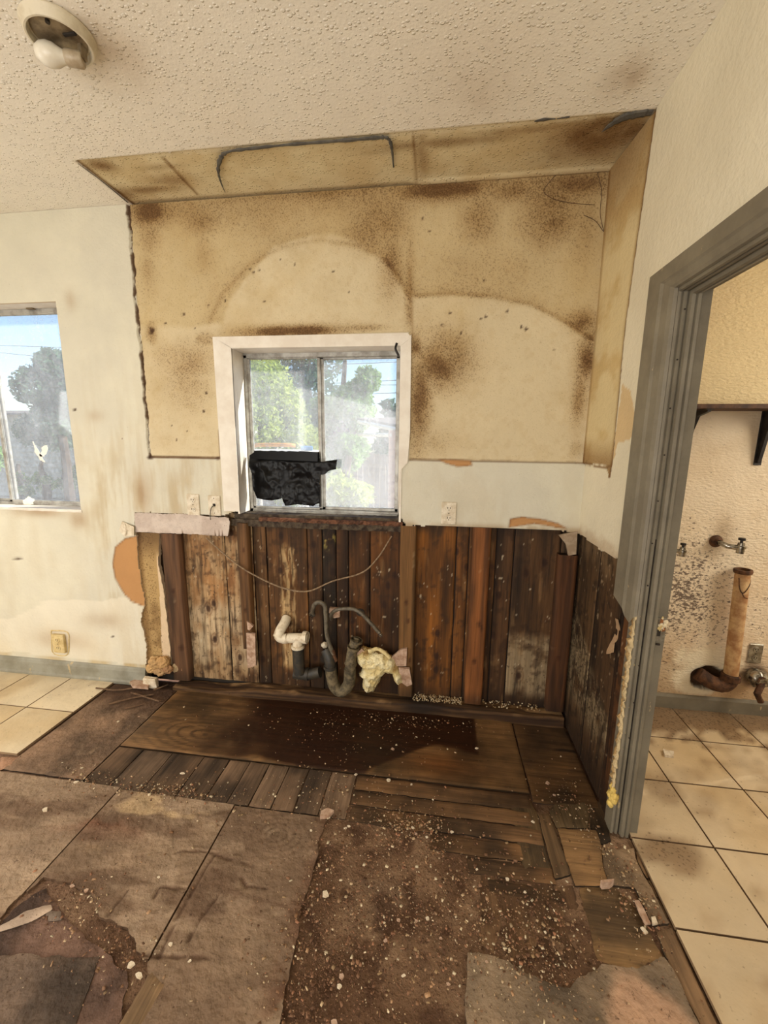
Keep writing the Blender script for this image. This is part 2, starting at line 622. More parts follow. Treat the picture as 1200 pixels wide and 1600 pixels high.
class MB:
    def __init__(s):
        s.v, s.f, s.c = [], [], []

    def add(s, verts, faces, col=None):
        n = len(s.v)
        s.v += [tuple(v) for v in verts]
        s.f += [tuple(i + n for i in f) for f in faces]
        s.c += [col] * len(verts)
        return s

    def box(s, x0, x1, y0, y1, z0, z1, b=0.0, col=None):
        """box with chamfered edges"""
        x0, x1 = sorted((x0, x1))
        y0, y1 = sorted((y0, y1))
        z0, z1 = sorted((z0, z1))
        b = min(b, (x1 - x0) * .45, (y1 - y0) * .45, (z1 - z0) * .45)
        if b <= 0:
            vs = [(x, y, z) for x in (x0, x1) for y in (y0, y1) for z in (z0, z1)]
            return s.add(vs, [(0, 1, 3, 2), (4, 6, 7, 5), (0, 4, 5, 1), (2, 3, 7, 6), (0, 2, 6, 4), (1, 5, 7, 3)], col)
        vs, fs, I = [], [], {}
        for ix, x in enumerate((x0, x1)):
            for iy, y in enumerate((y0, y1)):
                for iz, z in enumerate((z0, z1)):
                    sx, sy, sz = (b, -b)[ix], (b, -b)[iy], (b, -b)[iz]
                    I[ix, iy, iz, 0] = len(vs); vs.append((x, y + sy, z + sz))
                    I[ix, iy, iz, 1] = len(vs); vs.append((x + sx, y, z + sz))
                    I[ix, iy, iz, 2] = len(vs); vs.append((x + sx, y + sy, z))
        for k in (0, 1):
            fs.append(tuple(I[k, a, c, 0] for a, c in ((0, 0), (0, 1), (1, 1), (1, 0))))
            fs.append(tuple(I[a, k, c, 1] for a, c in ((0, 0), (0, 1), (1, 1), (1, 0))))
            fs.append(tuple(I[a, c, k, 2] for a, c in ((0, 0), (0, 1), (1, 1), (1, 0))))
            for l in (0, 1):
                fs.append((I[k, l, 0, 0], I[k, l, 1, 0], I[k, l, 1, 1], I[k, l, 0, 1]))
                fs.append((I[k, 0, l, 0], I[k, 1, l, 0], I[k, 1, l, 2], I[k, 0, l, 2]))
                fs.append((I[0, k, l, 1], I[1, k, l, 1], I[1, k, l, 2], I[0, k, l, 2]))
                for q in (0, 1):
                    fs.append((I[k, l, q, 0], I[k, l, q, 1], I[k, l, q, 2]))
        return s.add(vs, fs, col)

    def tube(s, pts, r, n=10, cap=True, noise=0.0, col=None):
        pts = [Vector(p) for p in pts]
        rs = r if hasattr(r, '__len__') else [r] * len(pts)
        t = [(pts[min(i + 1, len(pts) - 1)] - pts[max(i - 1, 0)]).normalized() for i in range(len(pts))]
        a = t[0].orthogonal().normalized()
        vs, fs = [], []
        for i, p in enumerate(pts):
            a = (a - t[i] * a.dot(t[i])).normalized()
            b = t[i].cross(a)
            for k in range(n):
                an = 2 * math.pi * k / n
                rr = rs[i] * (1 + noise * (random.random() - .5) * 2)
                vs.append(p + (a * math.cos(an) + b * math.sin(an)) * rr)
        for i in range(len(pts) - 1):
            for k in range(n):
                k2 = (k + 1) % n
                fs.append((i * n + k, i * n + k2, (i + 1) * n + k2, (i + 1) * n + k))
        if cap:
            fs.append(tuple(range(n))[::-1])
            fs.append(tuple((len(pts) - 1) * n + k for k in range(n)))
        return s.add(vs, fs, col)

    def lathe(s, prof, o=(0, 0, 0), axis=(0, 0, 1), n=24, col=None):
        ax = Vector(axis).normalized()
        a = ax.orthogonal().normalized()
        b = ax.cross(a)
        o = Vector(o)
        vs, fs = [], []
        for r, h in prof:
            for k in range(n):
                an = 2 * math.pi * k / n
                vs.append(o + ax * h + (a * math.cos(an) + b * math.sin(an)) * max(r, 1e-4))
        for i in range(len(prof) - 1):
            for k in range(n):
                k2 = (k + 1) % n
                fs.append((i * n + k, i * n + k2, (i + 1) * n + k2, (i + 1) * n + k))
        return s.add(vs, fs, col)

    def prism(s, poly, fn, t0, t1, col=None):
        """poly 2D, fn(a,b,t)->xyz"""
        n = len(poly)
        vs = [fn(a, b, t0) for a, b in poly] + [fn(a, b, t1) for a, b in poly]
        fs = [tuple(range(n)), tuple(range(2 * n - 1, n - 1, -1))]
        fs += [(i, i + n, (i + 1) % n + n, (i + 1) % n) for i in range(n)]
        return s.add(vs, fs, col)

    def ball(s, c, r, n=10, squash=(1, 1, 1), noise=0.0, col=None):
        prof = [(r * math.sin(math.pi * i / n), -r * math.cos(math.pi * i / n)) for i in range(n + 1)]
        k0 = len(s.v)
        s.lathe(prof, (0, 0, 0), (0, 0, 1), n + 4, col)
        for k in range(k0, len(s.v)):
            v = s.v[k]
            q = 1 + noise * (random.random() - .5) * 2
            s.v[k] = (c[0] + v[0] * squash[0] * q, c[1] + v[1] * squash[1] * q, c[2] + v[2] * squash[2] * q)
        return s

    def build(s, name, mat, parent=None, smooth=False, auto=True):
        me = bpy.data.meshes.new(name)
        off = Vector((0, 0, 0))
        if parent is not None:
            off = parent.location.copy()
            if parent.parent is not None:
                off += parent.parent.location
        me.from_pydata([Vector(v) - off for v in s.v], [], s.f)
        me.update()
        import bmesh
        bm = bmesh.new()
        bm.from_mesh(me)
        bmesh.ops.recalc_face_normals(bm, faces=bm.faces)
        bm.to_mesh(me)
        bm.free()
        if smooth:
            me.polygons.foreach_set('use_smooth', [True] * len(me.polygons))
            if auto:
                me.set_sharp_from_angle(angle=math.radians(40))
        if any(c is not None for c in s.c):
            at = me.color_attributes.new('Col', 'FLOAT_COLOR', 'POINT')
            arr = []
            for c in s.c:
                c = c or (128, 128, 128)
                v = lin(c[:3])
                arr += [v[0], v[1], v[2], c[3] if len(c) > 3 else 0.0]
            at.data.foreach_set('color', arr)
        me.materials.append(MATS[mat])
        return link(bpy.data.objects.new(name, me), parent)


def spline(pts, n=8):
    P = [Vector(p) for p in pts]
    P = [P[0] * 2 - P[1]] + P + [P[-1] * 2 - P[-2]]
    out = []
    for i in range(1, len(P) - 2):
        for k in range(n):
            t = k / n
            a, b, c, d = P[i - 1:i + 3]
            out.append(.5 * ((2 * b) + (c - a) * t + (2 * a - 5 * b + 4 * c - d) * t * t + (3 * b - a - 3 * c + d) * t ** 3))
    out.append(P[-2])
    return out


def arange(a, b, s):
    n = max(1, int(round((b - a) / s)))
    return np.linspace(a, b, n + 1)


def axis_vals(*segs):
    """(start, step) ..., end"""
    out = []
    for (a, s), nx in zip(segs[:-1], segs[1:]):
        b = nx[0] if isinstance(nx, tuple) else nx
        out += list(arange(a, b, s)[:-1])
    out.append(segs[-1])
    return np.array(out)


def structure(o, label=None):
    o['kind'] = 'structure'
    if label:
        o['label'] = label
    return o


# ================================================================== BACK WALL
PAINT = (207, 202, 184)
STAIN = (197, 178, 138)
W1 = (-3.05, -2.118, 1.124, 2.295)          # left window opening x0 x1 z0 z1
W2 = (-1.105, -0.200, 1.105, 2.030)         # middle window opening

stain_area = [(-1.634, CEIL + .1), (-1.634, 1.450), (-1.212, 1.447), (-1.205, 2.09), (-.165, 2.09), (-.15, 1.457), (.80, 1.452), (.80, CEIL + .1)]
PX_BLOBS = [  # brown clouds: photo position, radii in metres, strength
    (232, 335, .10, .07, .8), (232, 365, .07, .10, .5), (315, 350, .09, .06, .6), (318, 390, .05, .14, .35),
    (590, 352, .14, .10, .8), (610, 410, .07, .20, .55), (505, 300, .5, .03, .25), (700, 296, .20, .045, .9),
    (750, 345, .09, .10, .75), (800, 300, .12, .05, .5), (858, 335, .13, .13, .95), (900, 290, .14, .06, .6),
    (915, 350, .06, .18, .4), (918, 560, .05, .12, 1.0), (905, 620, .035, .16, .8), (912, 500, .06, .05, .9),
    (690, 565, .16, .14, .95), (655, 620, .07, .30, .9), (680, 690, .14, .08, .35), (650, 540, .04, .06, 1.0),
    (455, 517, .28, .030, 1.5), (560, 512, .15, .02, .6), (290, 565, .18, .11, .55), (290, 600, .17, .18, .38), (760, 420, .3, .12, .28), (420, 350, .25, .08, .3), (320, 530, .06, .04, .55),
    (260, 690, .10, .05, .15), (235, 520, .03, .05, .9), (230, 425, .05, .12, .35), (640, 445, .03, .30, .45),
    (400, 335, .12, .05, .25), (900, 700, .03, .05, .4)]
BLOBS = [(on_y(a, b)[0], on_y(a, b)[2], ru, rv, s) for a, b, ru, rv, s in PX_BLOBS]
ARC1 = XZ([(325, 505), (345, 460), (390, 412), (440, 385), (500, 374), (560, 384), (605, 408), (632, 445), (640, 500)])
ARC2 = XZ([(648, 462), (700, 458), (760, 462), (830, 475), (880, 500), (925, 528)])
EDGE_L = [(-1.634, CEIL), (-1.630, 1.450)]
TORN1 = XZ([(213, 838), (195, 842), (180, 855), (176, 880), (180, 905), (192, 925), (205, 940), (226, 948), (226, 838)])
TORN2 = XZ([(795, 824), (798, 811), (815, 808), (850, 812), (872, 818), (885, 826), (860, 822), (835, 818)])
TORN3 = XZ([(686, 718), (735, 720), (738, 727), (715, 729), (697, 724)])
GOUGES = [on_y(a, b)[::2] + (r,) for a, b, r in [(235, 516, .02), (257, 504, .009), (286, 490, .009), (351, 469, .006), (325, 477, .006), (303, 513, .005),
    (321, 614, .009), (317, 643, .008), (267, 665, .006), (275, 687, .006), (291, 673, .005), (390, 420, .007), (395, 425, .008), (404, 421, .006),
    (437, 405, .005), (460, 412, .005), (520, 423, .007), (585, 440, .005), (703, 489, .009), (752, 497, .007), (759, 494, .008), (793, 486, .009),
    (690, 507, .007), (815, 511, .010), (822, 513, .009), (757, 437, .007), (867, 546, .006), (661, 340, .007), (671, 360, .005), (27, 873, .012), (175, 995, .010),
    (350, 462, .006), (412, 470, .005), (545, 455, .005), (720, 520, .006), (116, 640, .008), (191, 686, .004)]]


def stain_noise(X, Z):
    return fbm(X, Z, 9, 5, 3)


def back_col(X, Z):
    n = fbm(X, Z, 3, 5, 1)
    n2 = fbm(X, Z * .4, 12, 4, 8)
    C = base(X.shape, PAINT)
    C = mixc(C, (214, 209, 188), sm(.45, .7, n) * .6)
    A = np.full(X.shape, .02)
    # grime streaks low on the painted part
    low = sm(1.75, 1.15, Z) * sm(-2.15, -1.95, X)
    fd = fbm(X * 45, Z * 4, 1, 4, 14)
    C = mixc(C, (178, 158, 122), low * sm(.42, .75, n2 * .6 + fd * .4) * .75 * sm(-.3, -1.0, X))
    C = mixc(C, (188, 172, 144), low * sm(.42, .75, n2) * .25)
    C = mixc(C, (196, 184, 158), sm(2.3, 1.3, Z) * sm(.45, .7, fd) * .3 * sm(-.8, -1.2, X))
    C = mixc(C, (184, 158, 110), sm(.42, .10, Z) * sm(.35, .7, n2) * .6)
    C = mixc(C, (222, 216, 196), ((X > -2.35) & (X < -1.85)) * sm(.78, .80, Z + .03 * n) * sm(1.0, .7, Z) * .0)
    I = in_poly(X + (n2 - .5) * .05, Z + (n - .5) * .04, XZ([(62, 945), (74, 936), (160, 940), (200, 932), (230, 960), (230, 1040), (-40, 1015), (-40, 975), (20, 965)]))
    C = np.where(I[..., None], mixc(C, (222, 215, 196), np.full(X.shape, .7)), C)
    for bx, bz, ru, rv, s in [on_y(60, 800)[::2] + (.18, .03, .5), on_y(122, 812)[::2] + (.05, .05, .6), on_y(225, 770)[::2] + (.05, .12, .55),
                              on_y(150, 650)[::2] + (.05, .03, .3), on_y(95, 1000)[::2] + (.20, .06, .35), on_y(160, 970)[::2] + (.12, .05, .3), on_y(110, 470)[::2] + (.03, .05, .25)]:
        e = np.exp(-(((X - bx) / ru) ** 2 + ((Z - bz) / rv) ** 2))
        C = mixc(C, (150, 118, 84), e * s * (.5 + n2))
    # stained area
    S = in_poly(X, Z, stain_area)
    wob = (fbm(X, Z, 6, 4, 5) - .5)
    C2 = base(X.shape, STAIN)
    below = np.zeros(X.shape)
    cx, cz = on_y(500, 560)[0], 1.75
    r1 = np.hypot((X - cx) / .56, (Z - 1.90) / .64) + wob * .12
    below = np.maximum(below, sm(1.02, .98, r1))
    z2 = np.interp(X, [p[0] for p in ARC2], [p[1] for p in ARC2])
    below = np.maximum(below, sm(0, .02, z2 - Z + wob * .04) * (X > -.16))
    below = np.maximum(below, sm(2.16, 2.12, Z + wob * .06) * (X < -1.05))
    C2 = mixc(C2, (210, 195, 162), below * .9)
    C2 = mixc(C2, (184, 160, 114), sm(.5, .8, n) * .45)
    C2 = mixc(C2, (166, 136, 90), sm(.52, .72, fbm(X, Z, 34, 4, 18)) * .12)
    b = np.zeros(X.shape)
    for bx, bz, ru, rv, s in BLOBS:
        b = np.maximum(b, s * np.exp(-(((X - bx) / ru) ** 2 + ((Z - bz) / rv) ** 2)))
    b = b * (.55 + .9 * stain_noise(X, Z))
    arc = np.exp(-(seg_dist(X, Z, ARC1) / .012) ** 2) * .26 + np.exp(-(seg_dist(X, Z, ARC2) / .012) ** 2) * .38
    halo = np.exp(-(seg_dist(X, Z, ARC1) / .06) ** 2) * .22 + np.exp(-(seg_dist(X, Z, ARC2) / .05) ** 2) * .2
    halo = halo * (1 - below)
    top = sm(CEIL - .16, CEIL, Z) * .5
    t = np.clip(b + arc * (.4 + n2) + halo + top * (.4 + n), 0, 1.1)
    C2 = mixc(C2, (142, 108, 62), t * .72)
    C2 = mixc(C2, (98, 70, 42), sm(.7, 1.1, t) * .55)
    A2 = .17 + t * .46 - below * .06 * (t < .2)
    A2 = A2 + sm(1.62, 1.9, Z) * .02
    for (pts, w) in ((XZ([(640, 420), (645, 530)]), .008),):
        C2 = mixc(C2, (128, 96, 56), np.exp(-(seg_dist(X, Z, pts) / w) ** 2) * .35)
    C = np.where(S[..., None], C2, C)
    A = np.where(S, A2, A)
    # jagged dark seams round the stained area
    jw = (fbm(X, Z, 26, 5, 9) - .5) * .020
    dl = np.abs(X + 1.636 + .003 * np.sin(Z * 9) + jw)
    sw = .002 + .011 * sm(.3, .75, fbm(X * 0, Z, 22, 3, 19))
    e = sm(sw, sw * .25, dl) * (Z > 1.44)
    C = mixc(C, (78, 54, 36), e * .9)
    for pts, w, k in ((stain_area[1:3], .005, .9), ([(-.15, 1.457), (.74, 1.452)], .004, .6), ([(-1.212, 1.447), (-1.208, 1.60)], .004, .4)):
        C = mixc(C, (92, 68, 46), sm(w * 2, w * .5, seg_dist(X, Z + jw * .3, list(pts))) * k)
    C = mixc(C, (70, 50, 38), sm(.03, .008, np.hypot(X - on_y(235, 715)[0], (Z - on_y(235, 715)[2]) * 2)) * .8)
    C = mixc(C, (70, 50, 38), sm(.02, .006, np.hypot(X - on_y(340, 716)[0], (Z - on_y(340, 716)[2]) * 1.5)) * .8)
    # torn facing paper
    for poly in (TORN1, TORN2, TORN3):
        I = in_poly(X + jw * .5, Z + jw * .3, poly)
        C = np.where(I[..., None], base(X.shape, (182, 136, 88)), C)
        C = mixc(C, (120, 84, 54), sm(.007, .0, poly_dist(X, Z, poly)) * .45)
        A = np.where(I, 0, A)
    for gx, gz, r in GOUGES:
        d = np.hypot(X - gx, Z - gz) + (fbm(X, Z, 90, 2, 4) - .5) * r
        C = mixc(C, (66, 44, 30), sm(r, r * .5, d) * .9)
    # grime line where the drywall is broken off
    C = mixc(C, (150, 124, 92), sm(1.14, 1.10, Z) * (X > -.2) * sm(.3, .6, n2) * .6)
    return C, A


def back_keep(X, Z):
    j = (fbm(X, Z, 45, 3, 21) - .5)
    k = np.ones(X.shape, bool)
    k &= ~((X > W1[0]) & (X < W1[1]) & (Z > W1[2]) & (Z < W1[3]))
    k &= ~((X > W2[0]) & (X < W2[1]) & (Z > W2[2]) & (Z < W2[3]))
    low = np.interp(X, [-1.79, -1.765, -1.20, -1.10, -.20, -.16, .20, .71, .74], [1.00, 1.125, 1.125, 1.165, 1.165, 1.102, 1.110, 1.103, 1.09])
    leftedge = np.interp(Z, [0, .12, .25, .42, .55, .62, .70, .80, 1.0], [-1.80, -1.80, -1.775, -1.80, -1.765, -1.765, -1.775, -1.782, -1.772])
    k &= ~((X > leftedge + j * .022) & (Z < low + j * .007))
    return k


def back_pos(X, Z):
    S = in_poly(X, Z, stain_area)
    off = np.where(S, .006, 0.0)
    off = off + (fbm(X, Z, 2.2, 3, 31) - .5) * .006
    j = (fbm(X, Z, 26, 5, 9) - .5) * .020
    off = off + sm(.008, .002, np.abs(X + 1.636 + .003 * np.sin(Z * 9) + j)) * (Z > 1.44) * .012
    for poly in (TORN1, TORN2, TORN3):
        off = off + in_poly(X, Z, poly) * .004
    for gx, gz, r in GOUGES:
        off = off + sm(r, r * .4, np.hypot(X - gx, Z - gz)) * .006
    return X, D + off, Z


uv_x = axis_vals((XL, .05), (-2.12, .018), (-1.99, .006), (-1.83, .004), (-1.75, .0075), (-1.66, .0035), (-1.61, .0075), (.745))
uv_z = axis_vals((0, .012), (.95, .0075), (CEIL))
wall_back = sheet('wall_back', uv_x, uv_z, back_pos, 'wall_paint', back_col, back_keep, (0, .014, 0), edge=(206, 186, 156))
structure(wall_back, 'back wall with a brown-stained unpainted zone above the window and bare boards below')

# hidden framing behind the drywall: exterior skin with the two window holes
mb = MB()
ys0, ys1 = D + .075, D + .11
mb.box(XL, W1[0] - .01, ys0, ys1, 0, CEIL).box(W1[0] - .01, W1[1] + .01, ys0, ys1, 0, W1[2] - .01).box(W1[0] - .01, W1[1] + .01, ys0, ys1, W1[3] + .01, CEIL)
mb.box(W1[1] + .01, W2[0] - .01, ys0, ys1, 0, CEIL).box(W2[0] - .01, W2[1] + .01, ys0, ys1, 0, W2[2] - .01).box(W2[0] - .01, W2[1] + .01, ys0, ys1, W2[3] + .01, CEIL)
mb.box(W2[1] + .01, XR + .1, ys0, ys1, 0, CEIL)
structure(mb.build('wall_exterior', 'exterior_wall'), 'outer skin of the back wall')

# ------------------------------------------------------------------ planks behind the open back wall
PY = D + .052


def plank_col(tone, kind, cx, seed):
    def f(X, Z):
        C = base(X.shape, tone)
        n = fbm(X * 14, Z * 1.6, 1, 4, seed)
        C = mixc(C, tuple(t * .45 for t in tone), sm(.45, .8, n) * .8)
        C = mixc(C, tuple(min(255, t * 1.35) for t in tone), sm(.5, .25, n) * .5)
        nn = fbm(X, Z, 14, 5, seed + 3)
        A = np.full(X.shape, .08)
        # darker towards the top and the foot
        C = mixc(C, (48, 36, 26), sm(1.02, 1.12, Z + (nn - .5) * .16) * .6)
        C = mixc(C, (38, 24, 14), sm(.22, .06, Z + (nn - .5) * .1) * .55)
        if kind == 'chalky':
            C = mixc(C, (188, 158, 122), sm(.35, .60, nn * .5 + .5 * fbm(X * 40, Z * 6, 1, 4, 6)) * .8)
            C = mixc(C, (206, 186, 156), sm(.25, .6, fbm(X, Z, 6, 3, 77)) * sm(.62, .5, Z) * sm(.1, .2, Z) * .7)
            A = A + .16
        if kind == 'scraped':
            m_ = sm(.055, .035, np.abs(X - cx) + (nn - .5) * .04) * sm(.16, .22, Z + nn * .03) * sm(.97, .9, Z + (nn - .5) * .1)
            C = mixc(C, (204, 172, 128), m_ * sm(.36, .52, fbm(X * 75, Z * 9, 1, 3, 5)) * .9)
            A = A + m_ * .18
        if kind == 'half':
            m_ = sm(.52, .46, Z + (nn - .5) * .10) * sm(.08, .16, Z)
            C = mixc(C, (160, 140, 112), m_ * sm(.2, .6, nn) * .85)
            A = A + m_ * .15
        if kind == 'black':
            C = mixc(C, (30, 22, 16), sm(.35, .6, nn) * .6)
            p = sm(.64, .72, fbm(X, Z, 40, 2, 12)) * np.exp(-((Z - .99) / .05) ** 2)
            C = mixc(C, (190, 176, 100), p)
        fs = fbm(X * 70, Z * 5, 1, 4, seed + 17)
        C = mixc(C, tuple(t * .4 for t in tone), sm(.60, .75, fs) * .55)
        C = mixc(C, (46, 30, 20), sm(.60, .72, fbm(X, Z, 24, 4, seed + 19)) * .4)
        C = mixc(C, (206, 192, 166), sm(.80, .84, fbm(X, Z, 55, 3, seed + 23)) * .8)
        C = mixc(C, (150, 118, 84), sm(.64, .74, fbm(X * 30, Z * 4, 1, 4, seed + 27)) * sm(.4, .6, nn) * .45)
        # knots
        for k in range(3):
            kx = cx + random.Random(seed * 7 + k).uniform(-.05, .05)
            kz = random.Random(seed * 13 + k).uniform(.2, 1.05)
            r_ = np.hypot(X - kx, (Z - kz) * .6)
            C = mixc(C, (44, 24, 14), sm(.02, .008, r_) * .8)
            C = mixc(C, (70, 40, 22), np.exp(-((r_ - .024) / .005) ** 2) * .35)
        return C, A
    return f


def plank(x0, x1, tone, kind='', z0=.05, z1=1.2, parent=None, yy=PY, seed=None):
    seed = seed or int(abs(x0) * 1000) + 5
    us = arange(x0 + .003, x1 - .003, .005)
    vs = arange(z0, z1, .009)

    def P(U, V):
        e = np.minimum(U - x0 - .003, x1 - .003 - U)
        wob = (fbm(U * 0 + x0 * 5, V, 5, 3, seed) - .5) * .004
        return U + wob, yy + (fbm(U * 8, V * 1.2, 1, 3, seed) - .5) * .004 + sm(.007, 0, e) * .004, V
    return sheet('wall_plank', us, vs, P, 'wood_vertical', plank_col(tone, kind, (x0 + x1) / 2, seed), None, (0, .018, 0), parent or wall_back, edge=(34, 20, 12))


BR, OR, DK = (122, 78, 44), (126, 80, 42), (84, 60, 40)
px_edges = [(268, 'plain', DK), (292, 'chalky', (150, 112, 78)), (357, 'chalky', (122, 86, 58)), (400, 'scr', (98, 70, 46)), (420, 'scraped', (106, 72, 44)), (482, '', (88, 60, 38)),
            (505, 'black', (56, 40, 26)), (526, '', (92, 60, 36)), (545, '', (98, 62, 34)), (578, '', (92, 58, 32)), (640, '', OR), (709, '', (106, 68, 38)),
            (728, '', (90, 58, 32)), (770, '', (84, 58, 38)), (797, 'half', (80, 56, 36)), (868, '', DK)]
xs_e = [on_y(a, 950, PY)[0] for a, _, _ in px_edges] + [XR + .012]
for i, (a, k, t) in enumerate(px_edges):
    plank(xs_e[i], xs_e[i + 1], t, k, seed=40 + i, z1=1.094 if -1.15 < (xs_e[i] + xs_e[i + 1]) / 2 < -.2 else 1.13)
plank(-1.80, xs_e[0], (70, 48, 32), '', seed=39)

# dark felt behind the plank joints
structure(MB().box(-1.82, XR + .05, PY + .019, PY + .021, 0, 1.092).build('trim_1', 'slot_dark'), 'dark building paper behind the planks')


def stick(name, x0, x1, z0, z1, y0, y1, tone, parent, seed=1, kind='', b=.003):
    """solid timber with coloured grid front and sides"""
    us = np.array([-1, -.999] + list(np.linspace(-.99, .99, 9)) + [.999, 1])
    vs = arange(z0, z1, .015)
    cx, hw = (x0 + x1) / 2, (x1 - x0) / 2

    def P(U, V):
        X = cx + hw * np.clip(U / .985, -1, 1)
        Y = np.where(np.abs(U) > .9985, y1, y0 + .003 * (np.abs(U) > .985))
        w = (fbm(V * 0 + x0, V, 4, 2, seed) - .5) * .004
        return X + w, Y, V

    def col(U, V):
        n = fbm(U * 2, V * 1.5, 1, 4, seed)
        C = base(U.shape, tone)
        C = mixc(C, tuple(t * .6 for t in tone), sm(.45, .8, n))
        nn = fbm(U, V, 12, 4, seed)
        C = mixc(C, (200, 180, 150), sm(.80, .84, nn) * .4)
        for k in range(3):
            kz = random.Random(seed + k).uniform(z0, z1)
            C = mixc(C, (60, 32, 18), sm(.3, .1, np.hypot(U - .2 + .3 * (k - 1), (V - kz) * 12)) * .7)
        if kind == 'painted':
            C = mixc(C, (176, 168, 156), sm(.9, .98, V / z1) * .0)
        if kind == 'seam':
            C = mixc(C, (196, 180, 150), sm(.08, .02, np.abs(U + .15)) * sm(.4, .5, nn) * (V > .45))
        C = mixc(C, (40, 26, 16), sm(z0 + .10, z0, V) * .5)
        return C, np.full(U.shape, .06)
    o = sheet(name, us, vs, P, 'wood_vertical', col, None, (0, (y1 - y0) * .9, 0), parent, edge=tuple(t * .5 for t in tone))
    return o


SY = D + .002
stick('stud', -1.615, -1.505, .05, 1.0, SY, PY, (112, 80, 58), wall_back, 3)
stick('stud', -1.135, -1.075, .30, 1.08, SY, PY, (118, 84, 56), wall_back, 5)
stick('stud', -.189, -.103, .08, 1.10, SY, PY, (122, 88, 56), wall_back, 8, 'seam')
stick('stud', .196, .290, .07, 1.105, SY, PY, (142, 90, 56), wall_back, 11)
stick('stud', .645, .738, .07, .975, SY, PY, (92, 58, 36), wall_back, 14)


# sole plate: rotten horizontal timber on the floor
def plate_col(U, V):
    n = fbm(U * 3, V * 30, 1, 4, 61)
    C = base(U.shape, (98, 72, 48))
    C = mixc(C, (52, 34, 22), sm(.4, .7, n))
    C = mixc(C, (168, 134, 98), sm(.50, .66, fbm(U * 6, V * 3, 1, 4, 66)) * sm(.15, .35, V) * .85)
    C = mixc(C, (34, 24, 16), np.exp(-((U + .05) / .12) ** 2) * .8)
    return C, np.full(U.shape, .18)


PL = [(0, -.034, .0), (.25, -.034, .05), (.3, -.030, .056), (.55, .0, .060), (1, .05, .056)]


def plate_pos(U, V):
    y = np.interp(V, [p[0] for p in PL], [p[1] for p in PL])
    z = np.interp(V, [p[0] for p in PL], [p[2] for p in PL])
    n = fbm(U * 5, V * 4, 1, 4, 71) - .5
    rot = sm(-1.3, -1.0, U) * .6 + .4
    return U, D + y + n * .018, np.maximum(z * rot + n * .014 * (V > .1), -.004)


sheet('sole_plate', arange(-1.60, XR - .005, .012), np.linspace(0, 1, 16), plate_pos, 'wood_across', plate_col, None, (0, 0, -.004), wall_back, flip=False)

# exposed drywall strip under the left outlets
strip_poly = XZ([(211, 801), (290, 803), (358, 809), (360, 815), (357, 838), (300, 834), (213, 831)])


def strip_col(X, Z):
    C = base(X.shape, (188, 172, 160))
    n = fbm(X, Z, 16, 4, 91)
    C = mixc(C, (204, 190, 178), sm(.4, .7, n))
    C = mixc(C, (96, 72, 50), sm(1.02, 1.0, Z + n * .02) * .8)
    for sx in (286, 337, 343, 348):
        x_ = on_y(sx, 830)[0]
        C = mixc(C, (74, 50, 34), sm(.008, .001, np.abs(X - x_) + (Z - 1.0) * .15) * sm(1.07, 1.03, Z))
    return C, np.full(X.shape, .1)


def poly_sheet(name, poly, P, mat, col, back, parent=None, step=.005, jag=.006, seed=1, edge=None, flip=False):
    xs = [p[0] for p in poly]
    ys = [p[1] for p in poly]
    us, vs = arange(min(xs) - .01, max(xs) + .01, step), arange(min(ys) - .01, max(ys) + .01, step)

    def sdf(U, V):
        return np.where(in_poly(U, V, poly), 1, -1) * poly_dist(U, V, poly) + (fbm(U, V, 45, 3, seed) - .5) * jag * 2
    return sheet(name, us, vs, P, mat, col, None, back, parent, edge, flip, sdf)


o = poly_sheet('wallboard_strip', strip_poly, lambda X, Z: (X, D - .006 + 0 * X, Z), 'dirty_paper', strip_col, (0, .016, 0), wall_back, edge=(120, 96, 74))

# older mottled wallboard exposed between the torn wall and the first stud
old_poly = XZ([(212, 832), (262, 834), (245, 905), (250, 960), (262, 1035), (232, 1035), (226, 940)], D + .014)


def old_col(X, Z):
    n = fbm(X, Z, 10, 4, 95)
    C = base(X.shape, (176, 146, 98))
    C = mixc(C, (128, 98, 60), sm(.03, .0, X + 1.77) * .8)
    C = mixc(C, (120, 92, 58), sm(.5, .8, n) * .6)
    C = mixc(C, (70, 48, 30), sm(.80, .98, Z) * .55)
    C = mixc(C, (214, 190, 158), (X > -1.665 - .02 * sm(.6, .2, Z)) * sm(.9, .8, Z) * .95)
    return C, np.full(X.shape, .28) * (X < -1.67)


poly_sheet('old_wallboard', [(-1.80, .10), (-1.80, 1.0), (-1.63, 1.0), (-1.655, .80), (-1.635, .62), (-1.625, .10)],
           lambda X, Z: (X, D + .012 + 0 * X, Z), 'dirty_paper', old_col, (0, .025, 0), wall_back, edge=(214, 192, 162))

# baseboard on the left part of the back wall
mb = MB()
prof = [(0, 0), (.02, 0), (.021, .018), (.016, .03), (.015, .09), (.010, .108), (.004, .116), (0, .117)]
mb.prism([(a, b) for a, b in prof], lambda a, b, t: (t, D - a, b), XL, -1.795)
structure(mb.build('baseboard_back', 'gray_base'), 'grey painted baseboard left of the torn wall')

# ================================================================== CEILING
CX0, CY0 = -1.612, 1.812
SEAM = XY([(645, 210), (650, 285)], CEIL)
LSEAM = XY([(255, 250), (308, 306)], CEIL)


